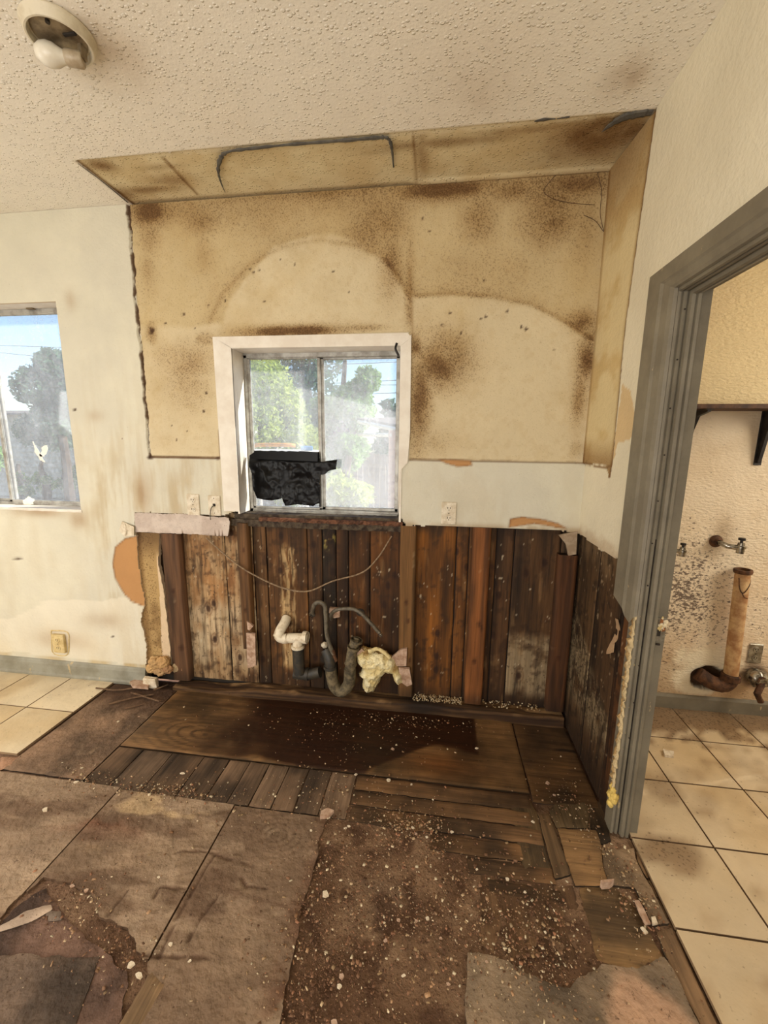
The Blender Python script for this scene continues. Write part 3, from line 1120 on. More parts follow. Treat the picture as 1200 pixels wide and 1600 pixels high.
def ceil_col(X, Y):
    n = fbm(X, Y, 2.0, 4, 41)
    C = base(X.shape, (238, 231, 216))
    C = mixc(C, (232, 222, 204), sm(.4, .7, n) * .5)
    A = np.full(X.shape, .10) * sm(.3, .7, n)
    for bx, by, r, s in [on_z(190, 95, CEIL)[:2] + (.10, .35), on_z(750, 140, CEIL)[:2] + (.15, .2), on_z(985, 120, CEIL)[:2] + (.07, .55), on_z(150, 60, CEIL)[:2] + (.07, .3)]:
        C = mixc(C, (150, 122, 92), np.exp(-(np.hypot(X - bx, Y - by) / r) ** 2) * s * fbm(X, Y, 18, 3, 2) * 1.3)
    jw = (fbm(X, Y, 30, 3, 43) - .5)
    S = (X > CX0 + jw * .01) & (Y > CY0 + jw * .012) & (X < XR + .01)
    C2 = base(X.shape, (220, 206, 168))
    C2 = mixc(C2, (202, 180, 136), sm(.35, .75, fbm(X, Y, 8, 4, 44)) * .7)
    t = np.zeros(X.shape)
    for a, b, ru, rv, s in [(930, 215, .20, .14, 1.0), (985, 210, .08, .10, .9), (880, 235, .08, .10, .6), (700, 225, .30, .03, .6), (840, 205, .3, .025, .6), (160, 262, .06, .04, .8), (195, 305, .05, .05, .9),
                            (230, 300, .2, .03, .6), (270, 285, .12, .05, .5), (590, 240, .10, .02, .3), (660, 245, .03, .14, .6), (250, 265, .10, .02, .5)]:
        bx, by = on_z(a, b, CEIL)[:2]
        t = np.maximum(t, s * np.exp(-(((X - bx) / ru) ** 2 + ((Y - by) / rv) ** 2)))
    t = t * (.5 + fbm(X, Y, 12, 4, 45)) + np.exp(-(seg_dist(X, Y, SEAM) / .006) ** 2) * .5 + np.exp(-(seg_dist(X, Y, LSEAM) / .008) ** 2) * .7
    t = t + sm(.02, .0, X - CX0) * .8 + sm(.02, 0, D - Y) * .4
    C2 = mixc(C2, (112, 80, 44), t * .85)
    C2 = mixc(C2, (226, 214, 184), sm(CY0 + .035, CY0 + .015, Y + jw * .03) * sm(-1.4, -1.1, X) * .7)
    A2 = .08 + .35 * t
    C = np.where(S[..., None], C2, C)
    A = np.where(S, A2, A)
    return C, A


def ceil_pos(X, Y):
    jw = (fbm(X, Y, 30, 3, 43) - .5)
    S = (X > CX0 + jw * .01) & (Y > CY0 + jw * .012) & (X < XR + .01)
    z = CEIL + np.where(S, .007, 0)
    z = z - np.exp(-(((D - Y)) / .012) ** 2) * .014 * sm(-.2, -.1, X) * (X < XR)          # curled lip at the back
    z = z + (fbm(X, Y, 1.2, 3, 46) - .5) * .006
    return X, Y, z


ceiling = sheet('ceiling', axis_vals((XL, .06), (-1.70, .01), (.76, .06), (XU)), axis_vals((YF, .06), (1.60, .03), (1.78, .009), (2.16, .03), (YU + .02)),
                ceil_pos, 'ceiling_texture', ceil_col, None, (0, 0, .05), flip=True)
structure(ceiling, 'sprayed textured ceiling with a stained unpainted band along the back wall')

# torn grey edge along the front of the band
mb = MB()
pts = [on_z(a, b, CEIL - .002) for a, b in [(352, 302), (345, 285), (341, 268), (344, 250), (356, 238), (400, 232), (460, 226), (540, 220), (590, 216), (606, 217), (612, 232), (615, 262)]]
sp = spline(pts, 6)
rad = []
for i, p in enumerate(sp):
    t = i / (len(sp) - 1)
    rad.append(.001 + .0075 * math.sin(min(1, t * 4) * math.pi / 2) * (1 - .75 * max(0, (t - .8) / .2)) * (.6 + .8 * random.random()))
mb.tube([Vector((p.x, p.y, CEIL - .001)) for p in sp], rad, 6)
for v in range(len(mb.v)):
    mb.v[v] = (mb.v[v][0], mb.v[v][1], CEIL + (mb.v[v][2] - CEIL) * .5)
o = mb.build('torn_edge', 'gray_caulk', ceiling)
o['label'] = 'curling dark grey torn paint edge at the front of the stained band'
mb = MB()
for pp, rr_ in (([(940, 207), (955, 195), (975, 184), (1000, 178), (1019, 176)], [.001, .012, .018, .022, .012]), ([(835, 190), (850, 187), (868, 186)], [.003, .009, .002]), ([(870, 186), (890, 183)], [.002, .005]),
                ([(122, 256), (160, 284), (200, 317)], [.002, .003, .004])):
    sp = spline([on_z(a, b, CEIL - .001) for a, b in pp], 5)
    mb.tube(sp, [np.interp(i / (len(sp) - 1) * (len(rr_) - 1), range(len(rr_)), rr_) * random.uniform(.8, 1.2) for i in range(len(sp))], 6)
for v in range(len(mb.v)):
    mb.v[v] = (mb.v[v][0], mb.v[v][1], CEIL + (mb.v[v][2] - CEIL) * .35)
mb.build('torn_edge', 'gray_caulk', ceiling)
# cracks hanging as loose paint threads on the upper right corner
mb = MB()
for pp in ([(880, 262), (858, 285), (850, 300), (868, 312), (900, 318), (928, 320)], [(925, 252), (935, 275), (940, 300), (938, 335), (945, 365), (951, 380)], [(912, 336), (930, 345), (943, 362)]):
    mb.tube(spline([on_y(a, b, D + .004) for a, b in pp], 5), .0012, 5)
mb.build('paint_thread', 'shelf_wood', wall_back)

# ================================================================== RIGHT WALL (with doorway)
DY0, DY1, DZ = .60, 1.535, 2.07            # rough opening


def strip_front(Z):
    return np.interp(Z, [1.45, 2.02, 2.32, CEIL], [1.858, 1.874, 1.850, 1.806])


PATCH = YZ([(972, 600), (985, 612), (992, 650), (989, 685), (966, 690), (958, 720), (955, 735), (960, 690)])


def right_col(Y, Z):
    n = fbm(Y, Z, 3, 4, 51)
    C = base(Y.shape, (228, 220, 196))
    C = mixc(C, (220, 211, 186), sm(.4, .7, n) * .6)
    A = np.full(Y.shape, .02)
    jw = (fbm(Y, Z, 40, 3, 52) - .5)
    I = in_poly(Y + jw * .02, Z + jw * .02, PATCH)
    C = np.where(I[..., None], base(Y.shape, (216, 190, 146)), C)
    sf = strip_front(Z)
    S = (Y > sf + jw * .004) & (Z > 1.452 + jw * .02 - .05 * (sm(1.92, 1.86, Y)))
    C2 = base(Y.shape, (214, 196, 152))
    C2 = mixc(C2, (190, 160, 106), sm(.4, .75, fbm(Y, Z, 10, 4, 53)) * .6)
    t = sm(1.60, 1.45, Z) * .55 * (.5 + n) + sm(2.35, CEIL, Z) * .6 * (.4 + n) + sm(.03, 0, Y - sf) * .45 * (.4 + n) + sm(.02, 0, D - Y) * .35
    C2 = mixc(C2, (120, 84, 44), t)
    C = np.where(S[..., None], C2, C)
    A = np.where(S, .08 + t * .4, A)
    e = sm(.008, .002, np.abs(Y - sf + jw * .012)) * (Z > 1.43)
    C = mixc(C, (92, 62, 38), e * .85)
    C = mixc(C, (120, 88, 54), sm(.012, .002, np.abs(Z - 1.45 + jw * .03)) * (Y > sf) * .8)
    C = mixc(C, (150, 112, 76), sm(1.16, 1.08, Z + jw * .05) * (Y > 1.60) * .35)
    return C, A


def right_pos(Y, Z):
    sf = strip_front(Z)
    jw = (fbm(Y, Z, 40, 3, 52) - .5)
    S = (Y > sf + jw * .004) & (Z > 1.45)
    x = XR + (fbm(Y, Z, 1.5, 3, 54) - .5) * .004
    x = x - np.where(S, .028 * (Y - sf) / .29 - .004, 0) - np.where((Z <= 1.45), .012 * sm(1.85, D, Y) * sm(1.0, 1.2, Z), 0)
    return x, Y, Z


def right_keep(Y, Z):
    j = (fbm(Y, Z, 45, 3, 55) - .5)
    k = ~((Y > DY0) & (Y < DY1) & (Z < DZ))
    k &= ~((Y > 1.50) & (Z < np.interp(Y, [1.55, 1.66, 1.90, D], [1.095, 1.090, 1.078, 1.092]) + j * .006))
    return k


wall_right = sheet('wall_right', axis_vals((YF, .06), (.55, .015), (1.5, .0075), (D + .01)), axis_vals((0, .02), (1.02, .009), (CEIL)), right_pos, 'wall_paint', right_col,
                   right_keep, (.014, 0, 0), edge=(206, 190, 160), flip=True)
structure(wall_right, 'right wall with the grey doorway')
# utility side of the same wall and its core
mb = MB()
XB = .835
mb.box(.756, XB, YF, DY0, 0, CEIL).box(.756, XB, DY0, DY1 + .02, DZ + .01, CEIL).box(.775, XB, DY1 + .02, YU, 0, 1.2).box(.756, XB, DY1 + .02, YU, 1.2, CEIL)
structure(mb.build('wall_partition', 'exterior_wall'), 'core of the wall between the two rooms')


def rplank(y0, y1, tone, seed, z1=1.2, parent=None, pale=True, name='wall_plank', x=.752, z0=.0):
    us = arange(y0 + .003, y1 - .003, .005)
    vs = arange(z0, z1, .009)

    def P(U, V):
        e = np.minimum(U - y0, y1 - U)
        return x + (fbm(U * 8, V * 1.2, 1, 3, seed) - .5) * .004 + sm(.008, 0, e) * .004, U + (fbm(U * 0 + y0 * 5, V, 5, 3, seed) - .5) * .005, V

    def col(U, V):
        C = base(U.shape, tone)
        n = fbm(U * 14, V * 1.6, 1, 4, seed)
        C = mixc(C, tuple(t * .5 for t in tone), sm(.45, .8, n) * .8)
        nn = fbm(U, V, 12, 5, seed + 3)
        A = np.full(U.shape, .12)
        if pale:
            lim = .58 if y0 > 1.88 else .50
            m_ = sm(lim + .03, lim - .03, V + (nn - .5) * .18 + (1.9 - U) * .4) * sm(.12, .3, V)
            C = mixc(C, (142, 124, 98), m_ * sm(.25, .5, nn) * .9)
            C = mixc(C, (128, 104, 78), sm(.96, 1.05, V + (nn - .5) * .2) * .8)
            A = A + m_ * .3
        C = mixc(C, tuple(t * .45 for t in tone), sm(.58, .72, fbm(U * 70, V * 5, 1, 4, seed + 17)) * .6)
        C = mixc(C, (40, 28, 18), sm(.58, .70, fbm(U, V, 22, 4, seed + 19)) * .55)
        C = mixc(C, (190, 168, 138), sm(.76, .80, fbm(U, V, 45, 3, seed + 23)) * .7)
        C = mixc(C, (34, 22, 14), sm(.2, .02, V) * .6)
        return C, A
    return sheet(name, us, vs, P, 'wood_vertical', col, None, (.016, 0, 0), parent or wall_right, edge=(30, 18, 12), flip=True)


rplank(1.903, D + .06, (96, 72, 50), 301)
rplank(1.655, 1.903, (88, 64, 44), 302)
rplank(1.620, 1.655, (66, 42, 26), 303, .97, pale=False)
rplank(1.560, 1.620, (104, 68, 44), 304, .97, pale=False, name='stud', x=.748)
structure(MB().box(.770, .773, 1.5, D + .06, 0, 1.22).build('trim_2', 'slot_dark'), 'dark backing behind the right wall planks')

# torn paper hanging along the lower right wall
tp = YZ([(963, 965), (968, 968), (966, 985), (960, 1005), (962, 1020), (952, 1022), (956, 1000)], .745)
poly_sheet('torn_paper', tp, lambda Y, Z: (.743 - .01 * np.sin(Z * 30), Y, Z), 'dirty_paper', lambda U, V: (base(U.shape, (178, 146, 112)), np.full(U.shape, .15)), (.002, 0, 0), wall_right, .003, .004, flip=True)

# ------------------------------------------------------------------ doorway casing and jamb
door = structure(MB().box(.74, .76, DY1 - .005, DY1 + .02, 0, DZ).build('door_1', 'gray_trim'), 'grey painted door frame, broken away low on its left side')
JY = 1.495
jamb_prof = [(.739, 1.535), (.739, JY), (.747, JY - .002), (.749, JY + .006), (.754, JY + .006), (.756, JY - .002), (.764, JY - .002), (.766, JY + .008), (.772, JY + .008), (.774, JY - .012),
             (.784, JY - .014), (.787, JY - .006), (.790, JY - .006), (.793, JY - .014), (.803, JY - .012), (.806, JY + .006), (.842, JY + .004), (.842, 1.535)]
mb = MB()
mb.prism(jamb_prof, lambda a, b, t: (a, b, t), .0, 2.07)
jamb = mb.build('jamb', 'gray_trim', door)
mb = MB()
head_prof = [(a, 2.035 + (JY - b)) for a, b in jamb_prof[1:-1]]
head_prof = [(.739, 2.075)] + [(a, 2.030 - (JY - b)) for a, b in jamb_prof[1:-1]] + [(.842, 2.075)]
mb.prism(head_prof, lambda a, b, t: (a, t, b), DY0, JY + .01)
mb.build('head_jamb', 'gray_trim', door)
mb = MB()
# casing: side board ends broken at z ~ .94, mitred head board
cas = [(.712, 1.640), (.712, 1.560), (.718, 1.548), (.722, 1.515), (.728, 1.500), (.738, 1.496), (.738, 1.640)]
n = len(cas)
bot = []
for k, (a, b) in enumerate(cas):
    bot.append(.935 + .02 * math.sin(k * 1.7) + (.02 if b > 1.6 else -.02))
vs = [(a, b, bot[k]) for k, (a, b) in enumerate(cas)] + [(a, b, 2.040 + (b - 1.496) * .58) for a, b in cas]
fs = [tuple(range(n)), tuple(range(2 * n - 1, n - 1, -1))] + [(i, i + n, (i + 1) % n + n, (i + 1) % n) for i in range(n)]
mb.add(vs, fs)
mb.build('side_casing', 'gray_trim', door)
mb = MB()
vs = [(a, b, 2.040 + (b - 1.496) * .58) for a, b in cas] + [(a, DY0 - .05, 2.040 + (b - 1.496) * .58) for a, b in cas]
mb.add(vs, fs)
mb.build('head_casing', 'gray_trim', door)
# plaster / filler edge left by the missing lower casing
mb = MB()
pts = [(.742 + random.uniform(-.003, .003), 1.512 + random.uniform(-.006, .006), .14 + i * .012) for i in range(67)]
for k, cc in enumerate([(206, 184, 142), (176, 146, 100)]):
    mb.tube([(p[0], p[1] + k * .012, p[2]) for p in pts], [random.uniform(.006, .014) for _ in pts], 7, True, .25, cc)
mb.build('filler_ridge', 'foam', door, False)
# strike plate with splintered mortise
mb = MB()
mb.box(.806, .840, JY - .002, JY + .004, .84, .93, .001)
mb.build('strike_plate', 'steel_plate', door)
mb = MB()
for i in range(12):
    mb.ball((.825 + random.uniform(-.012, .012), JY - .001, .905 + random.uniform(-.022, .03)), random.uniform(.003, .009), 4, (1, .6, 1.3), .4, random.choice([(216, 190, 130), (150, 100, 60), (230, 214, 180)]))
mb.build('splinter', 'foam', door, False)
mb = MB()
mb.box(.812, .822, JY - .004, JY, .862, .885).box(.812, .826, JY - .004, JY, .826, .832)
mb.build('latch_hole', 'slot_dark', door)
# nail heads on the jamb
mb = MB()
for a, b in [(1070, 483), (1058, 562), (1047, 638), (1038, 711), (1028, 783), (1019, 849), (1012, 915), (998, 1040), (990, 1098), (983, 1153)]:
    p = on_y(a, b, JY - .016)
    mb.lathe([(.0001, 0), (.0028, 0), (.0026, -.002), (.0001, -.002)], p, (0, 1, 0), 8)
mb.build('nail_head', 'slot_dark', door)

# ================================================================== UTILITY ROOM
def util_col(X, Z):
    n = fbm(X, Z, 3, 4, 111)
    C = base(X.shape, (222, 200, 156))
    up_ = sm(1.70, 1.76, Z)
    C = mixc(C, (228, 210, 182), (1 - up_))
    C = mixc(C, (210, 184, 148), sm(.5, .8, n) * .5)
    nn = fbm(X, Z, 7, 4, 113)
    reg = np.exp(-(((X - 1.40) / .32) ** 2 + ((Z - .70) / .42) ** 2)) * (Z < 1.6)
    reg = np.maximum(reg, .75 * np.exp(-(((X - 1.95) / .2) ** 2 + ((Z - .62) / .2) ** 2)))
    A = reg * .44 * (.6 + .8 * nn)
    low = sm(.42, .12, Z)
    C = mixc(C, (160, 126, 86), low * (.3 + nn) * .6)
    A = A + low * .12
    # patchy plaster around the hole
    hx, hz = on_y(1100, 1058, YU)[0], on_y(1100, 1058, YU)[2]
    pl = sm(.20, .12, np.hypot((X - hx) * .9, (Z - hz - .06)) + (nn - .5) * .22)
    C = mixc(C, (238, 226, 198), pl * .95)
    C = mixc(C, (184, 150, 112), sm(.62, .2, Z) * sm(.4, .6, fbm(X, Z, 5, 4, 117)) * (1 - pl) * .55)
    A = A * (1 - pl)
    hole = sm(.075, .06, np.hypot((X - hx - .02) * .75, Z - hz + .005) + (fbm(X, Z, 22, 3, 7) - .5) * .05)
    C = mixc(C, (70, 50, 34), hole)
    sx = on_y(1165, 840, YU)[0]
    C = mixc(C, (150, 122, 90), np.exp(-(((X - 1.555) / .05) ** 2 + ((Z - 1.06) / .1) ** 2)) * .5)
    C = mixc(C, (80, 60, 46), sm(.10, .04, np.hypot(X - 1.84, (Z - .25)) + (nn - .5) * .08) * .9)
    return C, A


def util_pos(X, Z):
    nn = fbm(X, Z, 7, 4, 113)
    hx, hz = on_y(1100, 1058, YU)[0], on_y(1100, 1058, YU)[2]
    hole = sm(.075, .055, np.hypot((X - hx - .02) * .75, Z - hz + .005) + (fbm(X, Z, 22, 3, 7) - .5) * .05)
    pl = sm(.20, .17, np.hypot((X - hx) * .9, (Z - hz - .06)) + (nn - .5) * .22)
    return X, YU + hole * .035 - pl * .003 + .0025 * fbm(X, Z, 30, 3, 9) * (Z < 1.72), Z


wall_util = sheet('wall_utility_back', axis_vals((XB, .05), (1.25, .009), (2.1, .04), (XU)), axis_vals((0, .01), (1.15, .03), (CEIL)), util_pos, 'utility_plaster', util_col, None, (0, .02, 0))
structure(wall_util, 'mouldy rough plaster wall of the utility room')
structure(MB().box(XU, XU + .05, YF, YU, 0, CEIL).build('wall_utility_right', 'wall_flat' if 'wall_flat' in MATS else 'plate_ivory'), 'side wall of the utility room')
mb = MB()
mb.prism([(0, 0), (.016, 0), (.016, .08), (.010, .092), (0, .095)], lambda a, b, t: (t, YU - a, b), XB, XU)
structure(mb.build('baseboard_utility', 'gray_trim'), 'grey baseboard of the utility room')

# shelf on brackets
sh = empty('wall_shelf', (1.75, YU, 1.73), 'dark brown wooden shelf board on the wall of the utility room', 'shelf')
MB().box(1.2, 2.4, 2.21, YU - .002, 1.722, 1.744, .002).build('shelf_board', 'shelf_wood', sh)
for bx in (1.305, 1.664):
    mb = MB()
    mb.prism([(YU - .004, 1.455), (YU - .004, 1.722), (2.22, 1.722), (2.22, 1.708), (2.30, 1.690), (2.335, 1.62), (YU - .016, 1.46)], lambda a, b, t: (t, a, b), bx - .008, bx + .008)
    mb.box(bx - .018, bx + .018, YU - .006, YU - .001, 1.445, 1.722, .001)
    mb.box(bx - .018, bx + .018, 2.215, YU - .002, 1.717, 1.7225, .001)
    mb.build('bracket', 'black_iron', sh)

# stand pipe with cracked cap
pp = empty('stand_pipe', (1.74, 2.31, .2), 'tan vertical drain pipe standing against the utility room wall', 'pipe')
t_, b_ = Vector(on_y(1161, 893, 2.33)), Vector(on_y(1141, 1060, 2.33))
MB().tube([b_, t_], .034, 20, False).build('pipe', 'tan_pipe', pp, True)
mb = MB()
mb.lathe([(.030, -.01), (.040, -.008), (.043, .004), (.040, .012), (.030, .013), (.028, -.01)], t_, t_ - b_, 20)
mb.build('rim', 'rust', pp, True)
mb = MB()
mb.tube(spline([t_ + Vector((-.03, -.022, -.03)), t_ + Vector((-.022, -.03, -.09)), t_ + Vector((-.005, -.036, -.11)), t_ + Vector((.02, -.030, -.07)), t_ + Vector((.032, -.014, -.04))], 4), .003, 5)
mb.tube(spline([t_ + Vector((-.012, -.036, -.11)), t_ + Vector((.0, -.037, -.13)), t_ + Vector((.02, -.032, -.14))], 4), .003, 5)
mb.build('crack', 'rust', pp)
mb = MB()
el = spline([b_ + Vector((0, 0, .03)), b_ + Vector((-.005, 0, -.02)), b_ + Vector((-.05, 0, -.045)), b_ + Vector((-.10, .01, -.03)), b_ + Vector((-.15, .03, .0))], 5)
mb.tube(el, .040, 16, True, .04)
mb.lathe([(.038, -.02), (.046, -.016), (.046, .016), (.038, .02)], b_ + Vector((0, 0, .01)), (0, 0, 1), 18)
mb.build('elbow', 'rust', pp, True)


def valve(name, loc, s, label):
    v = empty(name, loc, label, 'valve')
    x, y, z = loc
    MB().lathe([(.0001, 0), (.03 * s, 0), (.028 * s, .006), (.014 * s, .016), (.012 * s, .03)], (x - .04 * s, YU - .002, z + .01 * s), (0, -1, 0), 18).build('flange', 'rust', v, True)
    mb = MB()
    mb.tube([(x - .04 * s, YU - .02, z + .01 * s), (x - .02 * s, YU - .06, z), (x + .02 * s, YU - .07, z - .005)], .012 * s, 12)
    mb.lathe([(.0001, -.03 * s), (.015 * s, -.03 * s), (.016 * s, -.008 * s), (.020 * s, -.006 * s), (.020 * s, .004 * s), (.014 * s, .008 * s), (.012 * s, .02 * s), (.0001, .02 * s)], (x + .03 * s, YU - .07, z), (0, 0, 1), 14)
    mb.build('valve_body', 'chrome', v, True)
    mb = MB()
    mb.lathe([(.0001, .02 * s), (.006 * s, .02 * s), (.006 * s, .03 * s), (.014 * s, .032 * s), (.014 * s, .042 * s), (.0001, .044 * s)], (x + .03 * s, YU - .07, z), (0, 0, 1), 12)
    mb.build('handle', 'black_iron', v, True)
    return v


valve('water_valve', on_y(1140, 852, 2.34), 1.15, 'chrome angle valve above the tan drain pipe')
v2 = valve('water_valve', on_y(1052, 858, 2.34), 1.0, 'chrome valve partly hidden behind the grey door jamb')


def outlet(name, x, z, yb, w, h, mat, label, style='duplex', parent=None, cat='outlet', d=.007):
    o = empty(name, (x, yb, z), label, cat)
    mb = MB()
    mb.box(x - w / 2, x + w / 2, yb - d, yb, z - h / 2, z + h / 2, .003)
    mb.build('cover_plate', mat, o)
    if style == 'duplex':
        for s in (-1, 1):
            zz = z + s * h * .22
            mb = MB()
            mb.lathe([(.0001, .003), (.0155, .003), (.0165, 0), (.0165, -.004)], (x, yb - d, zz), (0, -1, 0), 18)
            mb.build('receptacle', mat, o, True)
            mb = MB()
            mb.box(x - .008, x - .005, yb - d - .0042, yb - d - .003, zz - .002, zz + .008).box(x + .005, x + .008, yb - d - .0042, yb - d - .003, zz - .002, zz + .007)
            mb.lathe([(.0001, 0), (.003, 0), (.003, -.0012), (.0001, -.0012)], (x, yb - d - .003, zz - .008), (0, -1, 0), 8)
            mb.build('slot', 'slot_dark', o)
        MB().lathe([(.0001, .001), (.003, .001), (.003, 0)], (x, yb - d, z), (0, -1, 0), 8).build('screw', 'slot_dark', o)
    if style == 'phone':
        MB().box(x - .008, x + .008, yb - d - .002, yb - d + .001, z - .004, z + .012, .001).build('jack', 'slot_dark', o)
        for s in (-1, 1):
            MB().lathe([(.0001, .001), (.003, .001), (.003, 0)], (x, yb - d, z + s * h * .36), (0, -1, 0), 8).build('screw', 'rust', o)
        MB().tube(spline([(x, yb - d, z + .004), (x - .012, yb - d - .012, z - .012), (x - .020, yb - d - .014, z - .05), (x - .022, yb - d - .010, z - .08)], 6), .0025, 7).build('cord', 'hose_gray', o, True)
    return o


outlet('wall_outlet', -1.388, 1.180, D, .078, .125, 'plate_white', 'white duplex outlet left of the middle window, beside the plate with a grey cord')
outlet('phone_jack', -1.258, 1.178, D, .075, .118, 'plate_white', 'cream wall plate with a short grey cord hanging from it', 'phone', cat='wall plate')
outlet('wall_outlet', .066, 1.178, D, .078, .120, 'plate_white', 'dirty cream duplex outlet right of the middle window')
outlet('wall_outlet', -2.388, .243, D, .085, .125, 'plate_ivory', 'yellowed outlet low on the left wall above the grey baseboard', d=.02)
outlet('wall_outlet', on_y(1179, 1022, YU)[0], .385, YU, .072, .115, 'steel_plate', 'steel outlet plate beside the tan drain pipe in the utility room')
# gouged frame round the low left outlet
mb = MB()
fr = [on_y(a, b, D - .001) for a, b in [(80, 985), (104, 987), (108, 1000), (106, 1022), (92, 1024), (82, 1018), (81, 1000), (80, 985)]]
mb.tube(spline(fr, 4), .004, 5, True, .4)
mb.build('paint_ridge', 'plate_ivory', wall_back)

# corroded fitting in the lower right of the utility wall
g = empty('gas_fitting', (1.86, 2.36, .27), 'crusted whitish metal fitting low on the utility wall beside the outlet', 'pipe fitting')
gx, gy, gz = on_y(1185, 1060, 2.33)
mb = MB()
mb.lathe([(.0001, .03), (.03, .03), (.045, .015), (.055, -.01), (.05, -.03), (.02, -.05)], (gx, 2.33, gz), (-.2, -1, .3), 16)
for v in range(len(mb.v)):
    mb.v[v] = tuple(c + random.uniform(-.004, .004) for c in mb.v[v])
mb.build('flange', 'chrome', g, True, False)
MB().tube([(gx + .01, 2.31, gz - .01), (gx - .04, 2.27, gz - .06), (gx - .02, 2.26, gz - .10)], .016, 10, True, .1).build('pipe', 'rust', g, True)
MB().tube([(gx, YU - .005, gz), (gx, 2.30, gz)], .025, 12).build('stub', 'rust', g, True)

# ================================================================== WINDOWS
def glass_pane(x0, x1, z0, z1, y, parent, name='pane'):
    return MB().box(x0, x1, y, y + .004, z0, z1).build(name, 'glass', parent)


WY = 2.262
w2 = structure(MB().box(W2[0], W2[0] + .022, WY, WY + .045, 1.128, 2.02, .003).box(W2[1] - .020, W2[1], WY, WY + .045, 1.128, 2.02, .003)
               .box(W2[0], W2[1], WY, WY + .045, 2.00, 2.03, .003).box(W2[0], W2[1], WY, WY + .045, 1.128, 1.150, .003)
               .box(W2[0] + .02, W2[1] - .02, WY - .01, WY, 1.128, 1.140, .002).build('window_2', 'aluminium'), 'middle sliding window with white trim, glazed with dirty glass')
xm0, xm1 = on_y(497, 680, WY)[0], on_y(510, 680, WY)[0]


def sash(x0, x1, z0, z1, y, w, parent):
    s = MB().box(x0, x0 + w, y, y + .016, z0, z1, .002).box(x1 - w, x1, y, y + .016, z0, z1, .002).box(x0, x1, y, y + .016, z0, z0 + w * .8, .002).box(x0, x1, y, y + .016, z1 - w * .6, z1, .002)
    so = s.build('sash', 'aluminium', parent)
    glass_pane(x0 + w, x1 - w, z0 + w * .8, z1 - w * .6, y + .006, so)
    return so


s1 = sash(W2[0] + .020, xm0 + .016, 1.150, 2.005, WY + .004, .016, w2)
s2 = sash(xm0 + .010, W2[1] - .018, 1.150, 2.005, WY + .024, .022, w2)
# white trim boards and reveal
mb = MB()
mb.prism([(-1.200, 1.150), (-1.205, 2.086), (-1.105, 2.030), (-1.105, 1.150)], lambda a, b, t: (a, t, b), D - .008, D + .002)
mb.build('side_trim', 'white_trim', w2)
mb = MB()
mb.prism([(-1.205, 2.086), (-.170, 2.082), (-.150, 2.060), (-.205, 2.022), (-1.105, 2.028)], lambda a, b, t: (a, t, b), D - .008, D + .002)
mb.build('head_trim', 'white_trim', w2)
mb = MB()
mb.prism([(-.205, 2.022), (-.152, 2.075), (-.148, 1.60), (-.158, 1.44), (-.195, 1.40), (-.205, 1.16)], lambda a, b, t: (a, t, b), D - .006, D + .002)
mb.build('side_trim', 'white_trim', w2)
MB().box(W2[0] - .012, W2[0], D - .004, WY + .03, 1.135, 2.03, .001).build('jamb_lining', 'white_trim', w2)
MB().box(W2[1], W2[1] + .012, D - .004, WY + .03, 1.12, 2.03, .001).build('jamb_lining', 'white_trim', w2)
MB().box(W2[0], W2[1], D - .004, WY + .03, 2.026, 2.04, .001).build('head_lining', 'white_trim', w2)


# rotten sill
def rough_box(x0, x1, y0, y1, z0, z1, amp, nx=60):
    mb = MB()
    vs, fs = [], []
    prof = [(y0, z0), (y0 - .002, (z0 + z1) / 2), (y0, z1), ((y0 + y1) / 2, z1), (y1, z1), (y1, z0)]
    for i in range(nx + 1):
        x = x0 + (x1 - x0) * i / nx
        for k, (y, z) in enumerate(prof):
            a = amp if k < 4 else 0
            vs.append((x, y + random.uniform(-a, a), z + random.uniform(-a, a) * .6))
    n = len(prof)
    for i in range(nx):
        for k in range(n):
            k2 = (k + 1) % n
            fs.append((i * n + k, i * n + k2, (i + 1) * n + k2, (i + 1) * n + k))
    fs += [tuple(range(n)), tuple(nx * n + k for k in range(n))[::-1]]
    return mb.add(vs, fs)


rough_box(-1.16, -.19, D + .035, WY + .03, 1.098, 1.131, .003).build('sill', 'sill_rot', w2)
rough_box(-1.00, -.18, D + .008, D + .04, 1.095, 1.116, .004).build('sill_nosing', 'red_rot', w2)
rough_box(-1.18, -.18, D + .02, D + .05, 1.06, 1.10, .004).build('sill_rail', 'sill_rot', w2)
MB().tube(spline([on_y(620, 536, D - .01), on_y(618, 545, D - .012), on_y(623, 556, D - .01)], 4), .006, 7).build('latch', 'black_iron', w2)
mb = MB()
mb.tube([on_y(500, 760, WY - .006), on_y(500, 792, WY - .006)], .005, 8)
mb.build('pull', 'black_iron', w2)

# left window
w1y = 2.245
w1 = structure(MB().box(W1[1] - .020, W1[1], w1y, w1y + .04, W1[2], W1[3], .002).box(W1[0], W1[0] + .022, w1y, w1y + .04, W1[2], W1[3], .002)
               .box(W1[0], W1[1], w1y, w1y + .04, W1[3] - .022, W1[3], .002).box(W1[0], W1[1], w1y, w1y + .04, W1[2], W1[2] + .018, .002).build('window_1', 'aluminium'), 'left sliding window with dirty glass')
xb = on_y(8, 720, w1y)[0]
sash(W1[0] + .02, xb + .02, W1[2] + .016, W1[3] - .02, w1y + .020, .024, w1)
sash(xb - .012, W1[1] - .018, W1[2] + .016, W1[3] - .02, w1y + .002, .020, w1)
MB().box(W1[1], W1[1] + .012, D + .012, w1y + .04, W1[2], W1[3]).build('jamb_lining', 'white_trim', w1)
MB().box(W1[0] - .012, W1[0], D + .012, w1y + .04, W1[2], W1[3]).build('jamb_lining', 'white_trim', w1)
MB().box(W1[0] - .01, W1[1] + .01, D + .002, w1y + .04, W1[3], W1[3] + .012).build('head_lining', 'white_trim', w1)
